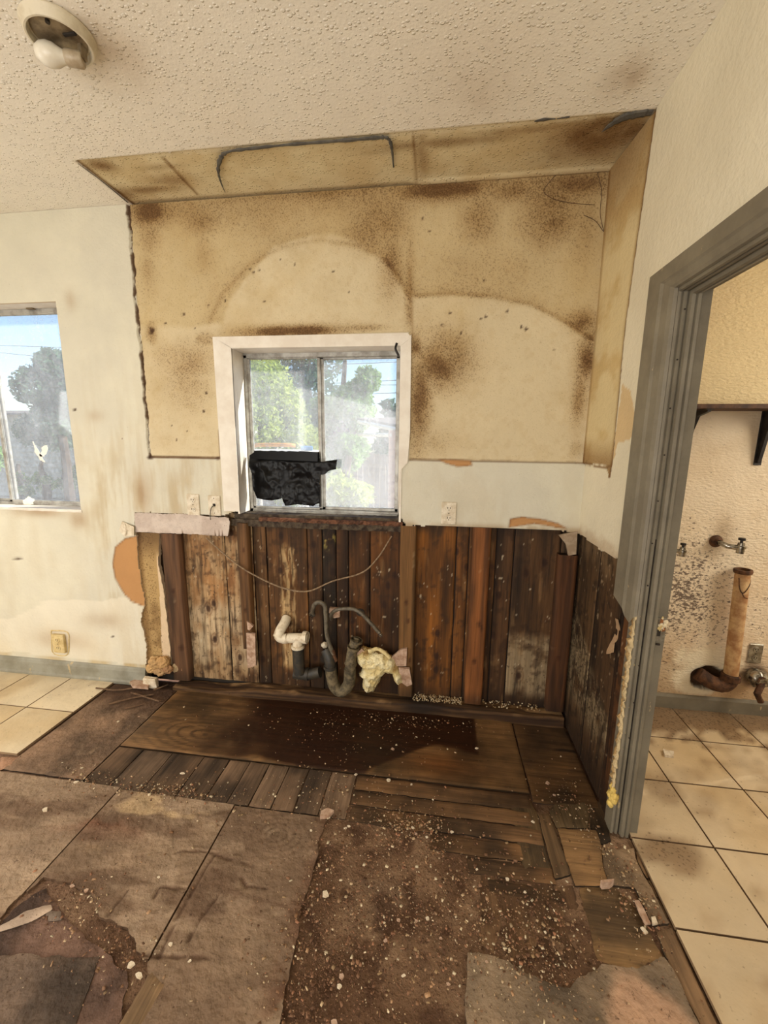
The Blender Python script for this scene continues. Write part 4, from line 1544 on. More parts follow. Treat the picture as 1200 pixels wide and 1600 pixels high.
rough_box(W1[0] - .02, W1[1] + .004, D - .004, w1y + .04, W1[2] - .014, W1[2] + .002, .0015, 40).build('sill', 'white_trim', w1)
lx = on_y(50, 480, w1y)
mb = MB()
mb.box(lx[0] - .022, lx[0] + .022, w1y - .02, w1y, lx[2] - .016, lx[2] + .008, .002).tube(spline([(lx[0] - .03, w1y - .02, lx[2] + .02), (lx[0], w1y - .024, lx[2] + .014), (lx[0] + .03, w1y - .02, lx[2] + .012)], 4), .003, 6)
mb.build('latch', 'lamp_metal', w1)

for i_, pz_ in enumerate(([(52, 690), (58, 700), (66, 712), (70, 722), (62, 718), (55, 705)], [(66, 700), (75, 694), (74, 706), (70, 716), (62, 712)], [(36, 782), (44, 776), (54, 779), (52, 788), (38, 790)])):
    po = poly_sheet('paint_smear', XZ(pz_, w1y), lambda X, Z: (X, w1y - .001 + 0 * X, Z), 'dirty_paper', lambda U, V: (base(U.shape, (240, 238, 228)), 0 * U), (0, .001, 0), w1, .004, .012, 3 + i_)

# black plastic patch taped over the lower left pane
bag = empty('plastic_patch', on_y(445, 790, WY - .02), 'crumpled black plastic sheet taped over the lower left pane of the middle window', 'plastic sheet')
bp = XZ([(389, 712), (400, 704), (498, 706), (500, 722), (527, 718), (526, 733), (512, 736), (508, 741), (500, 742), (499, 786), (490, 790), (466, 788), (446, 790), (442, 778), (425, 782), (402, 778), (396, 765), (394, 740), (390, 728)], WY - .02)


def bag_pos(X, Z):
    n = fbm(X, Z, 9, 4, 131) - .5
    rdg = 1 - np.abs(fbm(X * 1.2, Z, 7, 3, 137) - .5) * 4
    rdg2 = 1 - np.abs(fbm(X, Z * .8, 16, 2, 139) - .5) * 4
    fl = sm(on_y(445, 722)[2] - .01, on_y(445, 722)[2] + .02, Z)
    return X, WY - .012 - (.022 * n + .009 * rdg + .0025 * rdg2 + .006) * (1 - fl * .85), Z


poly_sheet('sheet', bp, bag_pos, 'black_plastic', lambda U, V: (base(U.shape, (20, 20, 20)), 0 * U), (0, .001, 0), bag, .004, .003, 7)
a_, b_ = on_y(492, 722, WY - .03), on_y(528, 726, WY - .02)
mb = MB()
mb.prism(XZ([(398, 704), (497, 707), (497, 721), (398, 717)], WY - .02), lambda a, b, t: (a, t, b), WY - .030, WY - .026)
o = mb.build('stiff_panel', 'black_plastic', bag)

# ================================================================== FLOOR
TY = [YF] + [1.172 - .308 * k for k in range(11, 0, -1)] + [1.172, 1.480, 1.792, 2.096, YU]
TY = sorted(set(round(v, 4) for v in TY if v > YF + .0) | {YF})
floor = structure(MB().box(XL, XU, YF, YU, -.05, -.030).build('floor', 'grout'), 'floor: rotten wood subfloor between two tiled areas')


def tile_grid(x0, x1, y0, y1, seed, stainfn):
    us, vs = np.linspace(x0 + .0035, x1 - .0035, 9), np.linspace(y0 + .0035, y1 - .0035, 9)

    def P(U, V):
        e = np.minimum(np.minimum(U - us[0], us[-1] - U), np.minimum(V - vs[0], vs[-1] - V))
        return U, V, .010 - .003 * (e < 1e-6) + 0 * U

    def col(U, V):
        r = random.Random(seed)
        t = r.uniform(-5, 5)
        C = base(U.shape, (220 + t, 204 + t, 174 + t) if x0 < 0 else (206 + t, 186 + t, 154 + t))
        n = fbm(U, V, 3, 4, seed)
        C = mixc(C, (198, 168, 122), sm(.45, .8, n) * .6)
        A = np.full(U.shape, .06)
        s = stainfn(U, V)
        C = mixc(C, (104, 78, 54), s * .8)
        C = mixc(C, (150, 122, 90), sm(.55, .75, fbm(U, V, 16, 5, seed + 2)) * .45 * (x0 > 0))
        return C, A + s * .3
    return sheet('floor_tile', us, vs, P, 'tile_glaze', col, None, (0, 0, -.012), floor, edge=(150, 124, 96))


def util_stain(U, V):
    n = fbm(U, V, 7, 4, 141)
    n9 = fbm(U, V, 10, 5, 142)
    s = sm(2.13, 2.17, V + (n9 - .5) * .42 - (U - 1.4) * .06) * .85
    s = np.maximum(s, .7 * sm(.09, .03, np.hypot((U - on_z(1040, 1330)[0]) * .6, V - on_z(1040, 1332)[1]) + (n - .5) * .10))
    s = np.maximum(s, .5 * sm(.12, .04, np.hypot(U - 1.1, V - 1.75) + (n - .5) * .2))
    s = np.maximum(s, .35 * sm(.55, .8, fbm(U, V, 14, 3, 143)) * sm(1.2, 1.9, V))
    return s


TX = [TILE_X + .3063 * k for k in range(9)]
TX = [TX[0], 1.114, 1.423] + [1.423 + .308 * k for k in range(1, 7)]
for i in range(len(TX) - 1):
    if TX[i] >= XU:
        break
    for j in range(len(TY) - 1):
        if TY[j + 1] < -.4 or (TY[j] < .4 and TX[i] > 2.0):
            continue
        tile_grid(TX[i], min(TX[i + 1], XU), TY[j], TY[j + 1], 500 + i * 31 + j, util_stain)
# left tiles
def left_stain(U, V):
    n = fbm(U, V, 9, 4, 151)
    return .30 * sm(.5, .8, n) * sm(1.6, 2.1, V)


LX = [-2.02 - .3075 * k for k in range(7)]
LYs = [1.508, 1.816, D - .004]
LYs = [1.508 - .308 * k for k in range(0, 1)] + [1.826, D - .004]
for i in range(6):
    if LX[i] < XL:
        break
    for j in range(len(LYs) - 1):
        tile_grid(max(LX[i + 1], XL), LX[i], LYs[j], LYs[j + 1], 700 + i * 17 + j, left_stain)
# the tiles continue to the left of the bare area
for i in range(1, 6):
    for j in range(6):
        y1 = 1.508 - .308 * j
        if i >= 3:
            tile_grid(max(LX[i + 1], XL), LX[i], y1 - .308, y1, 800 + i * 17 + j, left_stain)

BX0, BX1 = -2.02, TILE_X        # bare subfloor extents
WOOD_N = {'n': 0}


def ground_col(X, Y):
    n = fbm(X, Y, 4, 5, 161)
    C = base(X.shape, (122, 96, 74))
    C = mixc(C, (98, 73, 54), sm(.38, .66, n))
    st_ = in_poly(X, Y, XY([(545, 1368), (600, 1375), (640, 1388), (592, 1470), (530, 1455)]))
    C = mixc(C, (126, 104, 84), st_ * .6)
    C = mixc(C, (150, 122, 96), sm(.50, .72, fbm(X, Y, 9, 5, 163)) * .6)
    C = mixc(C, (70, 48, 34), sm(.56, .70, fbm(X, Y, 15, 4, 167)) * .6)
    C = mixc(C, (140, 112, 92), sm(-.9, -1.5, X) * .6)
    C = mixc(C, (48, 30, 20), sm(1.5, 1.7, Y) * .8)
    C = mixc(C, (132, 106, 82), sm(.75, .45, Y + (n - .5) * .4) * sm(-.4, -.2, X) * .6)
    return C, np.full(X.shape, .22)


def ground_pos(X, Y):
    z = -.008 + (fbm(X, Y, 5, 4, 165) - .5) * .007 + (fbm(X, Y, 28, 3, 166) - .5) * .004
    return X, Y, np.minimum(z, -.003)


so = sheet('subfloor', axis_vals((-2.95, .05), (-2.02, .010), (TILE_X + .002)), axis_vals((YF, .06), (.2, .010), (D + .06)), ground_pos, 'subfloor', ground_col, None, (0, 0, -.01), floor)
so['label'] = 'crumbly reddish brown rotten underlay'


def fpiece(name, poly, z, tone, mat='wood_depth', seed=1, jag=.004, thick=.012, step=.009, extra=None, tilt=None, dark=.5):
    xs = [p[0] for p in poly]
    ys = [p[1] for p in poly]
    us, vs = arange(min(xs), max(xs), step), arange(min(ys), max(ys), step)
    cx, cy = sum(xs) / len(xs), sum(ys) / len(ys)
    rect = len(poly) == 4 and len(set(np.round(xs, 4))) == 2 and len(set(np.round(ys, 4))) == 2
    warp = random.Random(seed).uniform(-1, 1)

    def P(U, V):
        e = np.minimum(np.minimum(U - min(xs), max(xs) - U), np.minimum(V - min(ys), max(ys) - V)) if rect else poly_dist(U, V, poly)
        zz = z + (fbm(U, V, 2.5, 3, seed) - .5) * .004 + (fbm(U, V, 20, 3, seed + 1) - .5) * .002 - sm(.008, 0, e) * .003
        if tilt:
            zz = zz + (U - cx) * tilt[0] + (V - cy) * tilt[1]
        j = jag if rect else 0
        du = (fbm(U * 0 + cx, V, 18, 3, seed + 5) - .5) * j * 2
        dv = (fbm(U, V * 0 + cy, 18, 3, seed + 6) - .5) * j * 2
        return U + du, V + dv, zz

    def col(U, V):
        C = base(U.shape, tone)
        n = fbm(U, V, 5, 5, seed + 2)
        C = mixc(C, tuple(t * (1 - dark) for t in tone), sm(.42, .75, n) * .8)
        C = mixc(C, tuple(min(255, t * 1.3) for t in tone), sm(.48, .25, n) * .5)
        A = np.full(U.shape, .14)
        # splits along the grain
        if mat == 'wood_depth':
            sp_ = fbm(U * 30, V * 1.2, 1, 2, seed + 8)
        else:
            sp_ = fbm(U * 1.2, V * 30, 1, 2, seed + 8)
        if mat.startswith('wood'):
            C = mixc(C, tuple(t * .35 for t in tone), sm(.80, .86, sp_) * .8)
        if extra is not None:
            C, A = extra(U, V, C, A, n)
        return C, A

    def sdf(U, V):
        return np.where(in_poly(U, V, poly), 1, -1) * poly_dist(U, V, poly) + (fbm(U, V, 22, 4, seed + 3) - .5) * jag * 3
    return sheet(name, us, vs, P, mat, col, None, (0, 0, -thick), floor, edge=tuple(t * .45 for t in tone), sdf=None if rect else sdf)


def rect(x0, x1, y0, y1):
    return [(x0, y0), (x1, y0), (x1, y1), (x0, y1)]


# --- wet plywood against the wall
def wet(U, V, C, A, n):
    w = np.zeros(U.shape)
    nn = fbm(U, V, 6, 4, 171) - .5
    xr_ = on_z(742, 1150)[0]
    w = sm(-1.22, -.85, U + nn * .45) * sm(xr_ + .012, xr_, U) * sm(0, .03, V - np.interp(U, [-1.2, -.3, -.22, 0, .12, .3], [1.64, 1.64, 1.70, 1.86, 1.86, 1.83]) + nn * .07)
    w = np.maximum(w, .75 * sm(.55, .7, fbm(U * 2, V * 5, 1, 4, 173)) * sm(1.70, 1.8, V) * (U < -.7))
    C = mixc(C, (44, 22, 12), w * .93)
    # cathedral grain figure of the plywood
    r = np.hypot((U + 1.18) * .8, (V - 1.77) * 1.9)
    C = mixc(C, (64, 46, 32), sm(.35, .9, np.sin(r * 120 + nn * 6)) * np.exp(-(r / .30) ** 2) * .8)
    C = mixc(C, (96, 72, 52), sm(.55, .7, fbm(U * 3, V * 12, 1.3, 5, 175)) * (1 - w) * .5)
    C = mixc(C, (132, 82, 50), np.exp(-(((U - .05) / .16) ** 2 + ((V - 1.75) / .07) ** 2)) * .6 * (w < .3))
    return C, A * (1 - w)


fpiece('plywood_sheet', rect(-1.568, .455, 1.640, 2.115), .004, (124, 94, 66), 'wood_wet', 201, .002, extra=wet)
fpiece('plywood_sheet', rect(.462, .742, 1.60, 2.115), .002, (96, 70, 46), 'wood_across', 202)
fpiece('plywood_sheet', rect(-2.005, -1.575, 1.425, 2.115), .002, (128, 104, 84), 'plywood_floor', 203,
       extra=lambda U, V, C, A, n: (mixc(mixc(C, (178, 150, 122), sm(.60, .75, n) * .7), (66, 46, 34), sm(1.85, 2.05, V + (n - .5) * .3) * .7), A))
# --- short boards running front to back
xs_b = [-1.568, -1.43, -1.27, -1.10, -.965, -.86, -.76, -.66, -.56, -.45, -.33]
for i in range(len(xs_b) - 1):
    t = random.uniform(-8, 8)
    fpiece('floor_board', rect(xs_b[i], xs_b[i + 1] - .005, 1.405, 1.634), random.uniform(-.002, .002), (118 + t, 96 + t, 78 + t), 'wood_depth', 210 + i, .003, .01, .010, dark=.45)
# --- boards running sideways, right of them
for i, (x0, x1, y0, y1) in enumerate([(-.325, .455, 1.555, 1.632), (-.325, .44, 1.478, 1.548), (-.10, .46, 1.405, 1.470), (-.32, .02, 1.40, 1.472), (.02, .46, 1.330, 1.398), (.16, .47, 1.262, 1.322), (.22, .48, 1.20, 1.252)]):
    t = random.uniform(-8, 8)
    fpiece('floor_board', rect(x0, x1, y0, y1), random.uniform(-.003, .001), (122 + t, 92 + t, 66 + t), 'wood_across', 230 + i, .005, .01, .009)
# --- right-hand patchwork (outlines measured on the photograph, laid flat on the floor plane)
def cp(*pts):
    return XY([(750 + a / 2.667, 1200 + b / 2.667) for a, b in pts])


fpiece('floor_board', cp((125, 112), (205, 120), (240, 195), (300, 432), (180, 430)), -.001, (122, 98, 70), 'wood_depth', 251, extra=lambda U, V, C, A, n: (mixc(C, (176, 122, 66), sm(1.24, 1.20, V) * .7), A))  # lit orange front end is painted into the board colour
fpiece('floor_board', cp((240, 192), (286, 190), (382, 445), (312, 462)), .003, (104, 82, 60), 'wood_depth', 252)
fpiece('floor_board', cp((290, 178), (330, 132), (455, 140), (455, 250), (318, 248)), .001, (102, 84, 62), 'wood_depth', 253)
fpiece('floor_board', cp((322, 252), (482, 262), (505, 330), (512, 400), (545, 492), (395, 492)), .002, (134, 104, 74), 'wood_across', 254)
fpiece('floor_board', cp((412, 494), (560, 490), (640, 560), (700, 650), (760, 790), (640, 840), (560, 815), (490, 800), (455, 650)), -.004, (150, 118, 84), 'wood_across', 255, .006)
fpiece('floor_board', cp((510, 345), (640, 335), (655, 400), (735, 540), (790, 650), (720, 660), (650, 500), (540, 486), (515, 410)), .004, (142, 118, 92), 'plywood_floor', 256)
fpiece('floor_board', cp((650, 335), (990, 1067), (1040, 1200), (1080, 1300), (1000, 1300), (920, 1067), (800, 830), (735, 680), (795, 660), (740, 540), (660, 395)), .000, (136, 108, 82), 'wood_depth', 257, .003)
fpiece('floor_board', cp((455, 130), (530, 140), (545, 300), (500, 320), (480, 255), (458, 250)), -.001, (90, 70, 50), 'wood_depth', 258)
fpiece('floor_board', cp((735, 690), (790, 800), (800, 830), (770, 790)), .001, (100, 82, 62), 'wood_depth', 262)
# faint boards under the crumbs
for i, q in enumerate([((0, 410), (60, 410), (90, 650), (60, 780), (0, 700)), ((65, 470), (160, 440), (270, 800), (130, 800)), ((175, 445), (300, 465), (420, 790), (350, 830), (290, 820), (250, 700)), ((305, 475), (390, 470), (490, 790), (430, 800))]):
    fpiece('floor_board', cp(*q), -.005 - .001 * (i % 2), (128, 100, 76), 'wood_depth', 263 + i, .014, extra=lambda U, V, C, A, n: (mixc(C, (98, 70, 50), sm(.4, .6, n) * .5), A + .1))
# torn grey sheet at the bottom right
def swirl(cx, cy):
    def f(U, V, C, A, n):
        r = np.hypot((U - cx) * 1.0, (V - cy) * 1.3)
        a = sm(.45, .95, np.sin(r * 210 + (n - .5) * 30))
        C = mixc(C, tuple(C[0, 0] * .72), a * np.exp(-(r / .22) ** 2) * .5)
        return C, A
    return f


def pinkpatch(U, V, C, A, n):
    cx, cy = on_z(1010, 1580)[:2]
    C = mixc(C, (196, 156, 126), sm(.14, .09, np.hypot(U - cx, V - cy + .05) + (n - .5) * .12) * .8)
    return C, A


fpiece('plywood_sheet', cp((-60, 760), (40, 782), (150, 832), (270, 890), (375, 922), (450, 852), (560, 822), (650, 845), (760, 792), (800, 836), (915, 1070), (1000, 1310), (-60, 1310)), .005, (128, 110, 90), 'plywood_floor', 271, .007,
       .012, .009, pinkpatch, dark=.35)

# --- large trowelled sheets on the left
hole = XY([(-60, 1500), (0, 1440), (45, 1388), (68, 1372), (85, 1378), (110, 1383), (132, 1388), (150, 1412), (163, 1430), (196, 1455), (222, 1487), (238, 1500), (226, 1535), (196, 1600), (150, 1700), (-150, 1700)])
JX1, JX2, SX3 = on_z(150, 1275)[0], on_z(345, 1300)[0], on_z(470, 1440)[0]


def sheet_mask(x0, x1, y0, y1, tone, seed, ex=None):
    us, vs = arange(max(x0, -2.35), x1, .0065), arange(max(y0, .42), y1, .0065)
    CR = [XY([(272, 1335), (285, 1330), (330, 1332), (350, 1341), (395, 1354)]), XY([(334, 1338), (300, 1395), (282, 1425), (250, 1492)]), XY([(200, 1392), (170, 1430)]),
          XY([(345, 1395), (310, 1440), (295, 1470)]), XY([(240, 1405), (250, 1387), (290, 1390)]), XY([(378, 1372), (385, 1385), (420, 1390)]), XY([(225, 1493), (330, 1497)])]

    def P(U, V):
        z = .003 + (fbm(U, V, 1.8, 3, seed) - .5) * .006 + (fbm(U, V, 14, 3, seed + 1) - .5) * .002
        for c in CR:
            z = z - sm(.007, .001, seg_dist(U, V, c) + (fbm(U, V, 30, 3, 3) - .5) * .014) * .005
        return U, V, z

    def col(U, V):
        C = base(U.shape, tone)
        n = fbm(U, V, 3, 5, seed + 2)
        C = mixc(C, (112, 90, 72), sm(.45, .75, n) * .6)
        C = mixc(C, (170, 146, 120), sm(.5, .3, n) * .45)
        C = mixc(C, (92, 70, 54), sm(.55, .72, fbm(U * 2, V * 9, 1.4, 5, seed + 11)) * .55)
        C = mixc(C, (172, 150, 126), sm(.58, .74, fbm(U * 3, V * 7, 2.2, 4, seed + 13)) * .45)
        C = mixc(C, (96, 64, 46), sm(.12, .02, SX3 - U + .05) * sm(.4, .6, fbm(U, V, 12, 4, seed)) * .7)
        r1 = np.hypot(U - on_z(430, 1305)[0], (V - on_z(430, 1305)[1]) * 1.5)
        C = mixc(C, (104, 84, 66), sm(.0, .9, np.sin(r1 * 210 + n * 10)) * np.exp(-(r1 / .17) ** 2) * .8)
        r2 = np.hypot((U - on_z(215, 1265)[0]), (V - on_z(215, 1265)[1]) * 1.5)
        C = mixc(C, (108, 88, 70), sm(.0, .9, np.sin(r2 * 210 + n * 10)) * np.exp(-(r2 / .13) ** 2) * .7)
        for c in CR:
            C = mixc(C, (74, 52, 38), sm(.006, .001, seg_dist(U, V, c) + (fbm(U, V, 30, 3, 3) - .5) * .014) * .6)
        A = np.full(U.shape, .10)
        if ex:
            C, A = ex(U, V, C, A, n)
        return C, A

    def sdf(U, V):
        jx = (fbm(U, V, 16, 5, 7) - .5) * .05
        d = np.where(in_poly(U, V, hole), -1, 1) * poly_dist(U, V, hole) + jx
        ex_ = np.interp(V, [.3, .6, 1.02, 1.40], [on_z(447, 1600)[0], on_z(447, 1600)[0], on_z(470, 1440)[0], on_z(508, 1285)[0]])
        d = np.minimum(d, ex_ - U + jx * .8)
        return np.minimum(d, np.minimum(np.minimum(U - x0, x1 - U), np.minimum(V - y0, y1 - V)))
    return sheet('plywood_sheet', us, vs, P, 'plywood_floor', col, None, (0, 0, -.011), floor, edge=(92, 70, 52), sdf=sdf)


def leftspots(U, V, C, A, n):
    s = sm(.58, .70, fbm(U * 2.2, V * 5, 1, 4, 181)) * sm(1.15, 1.3, V)
    C = mixc(C, (116, 70, 52), s * .6)
    s = sm(.60, .70, fbm(U * 4, V * 9, 1, 4, 183)) * sm(1.1, 1.25, V)
    C = mixc(C, (206, 178, 136), s * .6)
    return C, A


sheet_mask(-2.95, JX1 - .006, .25, 1.410, (146, 124, 102), 281, leftspots)  # lighter sheet tones leftwards: own colour plus some light from the left painted in
sheet_mask(JX1, JX2 - .006, .25, 1.400, (130, 108, 87), 282, leftspots)
sheet_mask(JX2, SX3 + .14, .25, 1.395, (124, 102, 82), 283)
# layers seen in the torn hole
fpiece('plywood_layer', XY([(-40, 1530), (5, 1440), (50, 1395), (72, 1385), (95, 1420), (140, 1470), (200, 1520), (190, 1600), (100, 1700), (-120, 1700)]), -.004, (118, 92, 78), 'plywood_floor', 284, .01, .008)
fpiece('floor_board', XY([(236, 1520), (258, 1540), (218, 1606), (190, 1660), (150, 1650), (190, 1596)]), .004, (146, 118, 90), 'wood_depth', 285, .003)
fpiece('plywood_layer', XY([(-60, 1500), (30, 1493), (100, 1495), (155, 1494), (130, 1560), (90, 1700), (-120, 1700)]), .002, (112, 94, 80), 'plywood_floor', 286, .008)
# torn plastic film in the hole
fpiece('film_scrap', XY([(0, 1448), (40, 1425), (80, 1414), (84, 1422), (50, 1440), (0, 1456)]), .004, (186, 164, 144), 'dirty_paper', 287, .004, .002, .006)
fpiece('film_scrap', XY([(72, 1425), (94, 1425), (96, 1438), (76, 1440)]), .004, (176, 154, 136), 'dirty_paper', 288, .004, .002, .006)
fpiece('tile_backer', XY([(0, 1183), (30, 1182), (20, 1195), (0, 1204)]), .002, (176, 136, 108), 'plywood_floor', 289, .004)

# ================================================================== DEBRIS
CHIP_COLS = np.array([(206, 190, 160), (182, 158, 126), (166, 132, 100), (150, 108, 82), (120, 88, 62), (150, 124, 92)])


def crumbs(name, blobs, n, smin, smax, seed, label, cols=CHIP_COLS, z=.004, flat=.5):
    rg = np.random.default_rng(seed)
    w = np.array([b[4] for b in blobs])
    which = rg.choice(len(blobs), n, p=w / w.sum())
    B = np.array([b[:4] for b in blobs])[which]
    X = B[:, 0] + rg.normal(size=n) * B[:, 2]
    Y = B[:, 1] + rg.normal(size=n) * B[:, 3]
    ok = (X > BX0 + .03) & (X < TILE_X - .02) & (Y < D - .06) & (Y > .25)
    ok &= ~((X > XR - .03) & (Y > 1.46))
    X, Y = X[ok], Y[ok]
    n = len(X)
    s = smin + (smax - smin) * rg.random(n) ** 3.5
    corner = np.array([(a, b, c) for a in (-1, 1) for b in (-1, 1) for c in (0, 1)], float)
    V = corner[None] * (1 + (rg.random((n, 8, 3)) - .5) * .7)
    V[:, :, 0] *= (s * rg.uniform(.5, 1.3, n))[:, None] * .5
    V[:, :, 1] *= (s * rg.uniform(.3, .9, n))[:, None] * .5
    V[:, :, 2] *= (s * flat * rg.uniform(.4, 1, n))[:, None]
    a = rg.random(n) * 2 * np.pi
    c_, s_ = np.cos(a)[:, None], np.sin(a)[:, None]
    xx = V[:, :, 0] * c_ - V[:, :, 1] * s_ + X[:, None]
    yy = V[:, :, 0] * s_ + V[:, :, 1] * c_ + Y[:, None]
    zz = V[:, :, 2] + z
    V = np.stack([xx, yy, zz], -1).reshape(-1, 3)
    f = np.array([(0, 1, 3, 2), (4, 6, 7, 5), (0, 4, 5, 1), (2, 3, 7, 6), (1, 5, 7, 3)])
    F = (np.arange(n)[:, None, None] * 8 + f[None]).reshape(-1, 4)
    cc = cols[rg.choice(len(cols), n)] * rg.uniform(.85, 1.12, (n, 1))
    cl = np.concatenate([lin(np.clip(cc, 0, 255)), np.zeros((n, 1))], -1)
    cl = np.repeat(cl, 8, 0)
    o = mesh_np(name, V, [F], 'crumbs', cl)
    return tag(o, label, 'debris', kind='stuff')


def B(px, py, sx, sy, w):
    p = on_z(px, py)
    return (p[0], p[1], sx, sy, w)


crumbs('plaster_crumbs', [B(620, 1330, .14, .07, 2), B(700, 1430, .16, .08, 3), B(600, 1560, .22, .10, 2), B(540, 1450, .12, .14, 1.5), B(860, 1460, .07, .10, 2), B(780, 1500, .12, .10, 1.6), B(480, 1400, .03, .3, 1.2),
        B(640, 1290, .10, .04, 2), B(900, 1250, .10, .10, 1.4), B(1000, 1420, .05, .10, 1.6), B(660, 1120, .25, .05, 1.8), B(520, 1140, .4, .12, 1.8), B(250, 1400, .5, .25, 1.0), B(260, 1235, .12, .03, 1.4), B(140, 1220, .10, .04, .9), B(340, 1250, .25, .05, 1.0),
        B(560, 1240, .25, .06, 1.2), B(920, 1170, .05, .2, 1.0), B(130, 1420, .05, .05, .6), B(200, 1500, .08, .05, .4), B(430, 1310, .5, .25, .5), B(960, 1330, .06, .08, .8)],
       6400, .0022, .010, 11, 'fine pale plaster crumbs strewn over the rotten floor')
crumbs('rust_crumbs', [B(520, 1400, .12, .15, 3), B(600, 1500, .2, .12, 3), B(720, 1400, .18, .12, 2), B(480, 1560, .06, .12, 2), B(840, 1480, .1, .1, 1.5), B(110, 1395, .04, .05, .5), B(200, 1470, .06, .04, .6), B(260, 1240, .1, .03, .6), B(100, 1260, .12, .05, .4)],
       3600, .003, .011, 12, 'reddish brown wood crumbs and dust on the rotten floor', np.array([(124, 92, 68), (108, 78, 58), (138, 104, 80), (96, 70, 52)]), .000)
# grains lying on the sole plate
rg = np.random.default_rng(5)
mb = MB()
for i in range(330):
    x = random.uniform(-.10, .18) if i < 260 else random.uniform(.30, .62)
    y = D + random.uniform(.0, .046)
    s = random.uniform(.002, .005)
    z = .062 + (y - D) * .25 + random.uniform(0, .006)
    mb.ball((x, y, z), s, 3, (1, 1, .7), .3, random.choice([(196, 176, 140), (170, 144, 106), (214, 200, 170), (140, 112, 78)]))
o = mb.build('droppings', 'crumbs')
tag(o, 'pale grains heaped on the sole plate between the studs', 'debris', kind='stuff')

CH = [(285, 1210, .022), (287, 1184, .0), (119, 1224, .020), (71, 1268, .026), (113, 1387, .018), (135, 1394, .016), (508, 1400, .030), (533, 1529, .018), (530, 1544, .018), (522, 1600, .022), (602, 1472, .016), (650, 1441, .012),
      (668, 1437, .014), (622, 1440, .014), (688, 1468, .012), (614, 1172, .022), (745, 1171, .020), (607, 1221, .020), (643, 1227, .014), (556, 1212, .016), (866, 1244, .014), (833, 1286, .016), (512, 1279, .022), (505, 1270, .018),
      (545, 1293, .015), (645, 1295, .014), (855, 1225, .022), (990, 1232, .0), (852, 1459, .010), (1007, 1424, .0), (267, 1478, .014), (297, 1504, .012), (205, 1510, .022), (218, 1527, .024), (248, 1373, .012), (185, 1129, .016), (217, 1121, .014),
      (685, 1295, .014), (706, 1302, .014), (650, 1305, .014), (667, 1310, .013), (486, 1300, .012), (540, 1296, .014), (745, 1360, .012), (793, 1376, .016), (820, 1396, .010), (700, 1540, .012), (630, 1527, .014), (760, 1505, .010)]
k = 0
for a, b, s in CH:
    if s == 0:
        continue
    k += 1
    x, y, _ = on_z(a, b)
    mb = MB()
    n = random.choice([4, 5, 6])
    poly = []
    for i in range(n):
        an = 2 * math.pi * (i + random.uniform(-.25, .25)) / n
        r_ = s * .5 * random.uniform(.65, 1.2)
        poly.append((r_ * math.cos(an), r_ * math.sin(an) * .8))
    t = s * random.uniform(.18, .35)
    hz = .005 if x < SX3 and y < 1.40 else .004
    mb.prism([(x + p, y + q) for p, q in poly], lambda p, q, z: (x + (p - x) * (1 - z * 8), y + (q - y) * (1 - z * 8), z), hz, hz + t)
    o = mb.build('plaster_chip', 'plaster_chip_white' if random.random() < .75 else 'drywall_pink')
    # move the origin to the chip
    for v in o.data.vertices:
        v.co -= Vector((x, y, hz))
    o.location = (x, y, hz)
    big = {285: 'large pale chip with a curled edge near the left end of the wet plywood', 508: 'triangular pale plaster chip alone beside the edge of the left trowelled sheets', 119: 'pale triangular chip at the seam below the short boards on the left',
           71: 'oblong pale chip on the leftmost trowelled sheet', 218: 'long pinkish chip in the torn hole at the lower left', 205: 'pale chip at the right rim of the torn hole at the lower left', 614: 'curled white chip in the middle of the black wet patch',
           745: 'white chip at the right edge of the black wet patch', 855: 'white oval chip on the boards left of the door frame foot', 533: 'pale pointed chip low in the debris patch, upper of a close pair', 530: 'pinkish chip low in the debris patch, lower of a close pair',
           512: 'square pale chip on the dirt beside the short boards', 668: 'bright white squarish chip amid the thick crumbs in the centre of the debris', 607: 'white chip on the front edge of the wet plywood', 522: 'pale chip at the very bottom of the photo left of centre'}
    reg = ('in the torn hole at the lower left' if (a < 260 and b > 1380) else 'on the wet plywood below the window' if b < 1230 and a < 760 and a > 400 else 'on the dark sheet beside the left tiles' if b < 1250 and a < 400 else
           'on the large trowelled sheets at the left' if a < 450 else 'on the patched boards near the doorway' if a > 770 else 'on the crumbly debris patch in the middle')
    if a in big and not (a == 745 and b > 1300):
        tag(o, big[a], 'plaster chip', 'plaster chips scattered on the bare floor')
    else:
        tag(o, 'small pale flat plaster chip lying ' + reg, 'plaster chip', 'small plaster chips ' + reg)

# larger distinct scraps
def scrap(name, pxs, z, t, mat, label, cat='scrap', tiltz=0):
    poly = XY(pxs)
    cx, cy = sum(p[0] for p in poly) / len(poly), sum(p[1] for p in poly) / len(poly)
    mb = MB()
    mb.prism([(p[0] - cx, p[1] - cy) for p in poly], lambda a, b, q: (a, b, q + a * tiltz), 0, t)
    o = mb.build(name, mat)
    o.location = (cx, cy, z)
    return tag(o, label, cat)


scrap('wallboard_scrap', [(937, 1388), (958, 1386), (952, 1391), (940, 1392)], .006, .03, 'drywall_pink', 'small upright pinkish wallboard block in the torn right part of the floor')
scrap('wallboard_scrap', [(991, 1411), (998, 1411), (1006, 1425), (1016, 1447), (1008, 1449), (998, 1430)], .006, .006, 'drywall_pink', 'long pale curved wallboard strip near the tile edge')
scrap('wallboard_scrap', [(1017, 1437), (1023, 1436), (1027, 1447), (1019, 1449)], .006, .006, 'plaster_chip_white', 'small white flake right of the long pale strip near the tile edge')
scrap('wallboard_scrap', [(1000, 1453), (1004, 1452), (1012, 1461), (1008, 1463)], .006, .006, 'plaster_chip_white', 'thin white sliver in front of the long pale strip near the tile edge')
scrap('wallboard_scrap', [(1035, 1176), (1052, 1180), (1052, 1188), (1038, 1186)], .0105, .012, 'plaster_chip_white', 'white plaster lump on the utility room tiles', 'scrap')
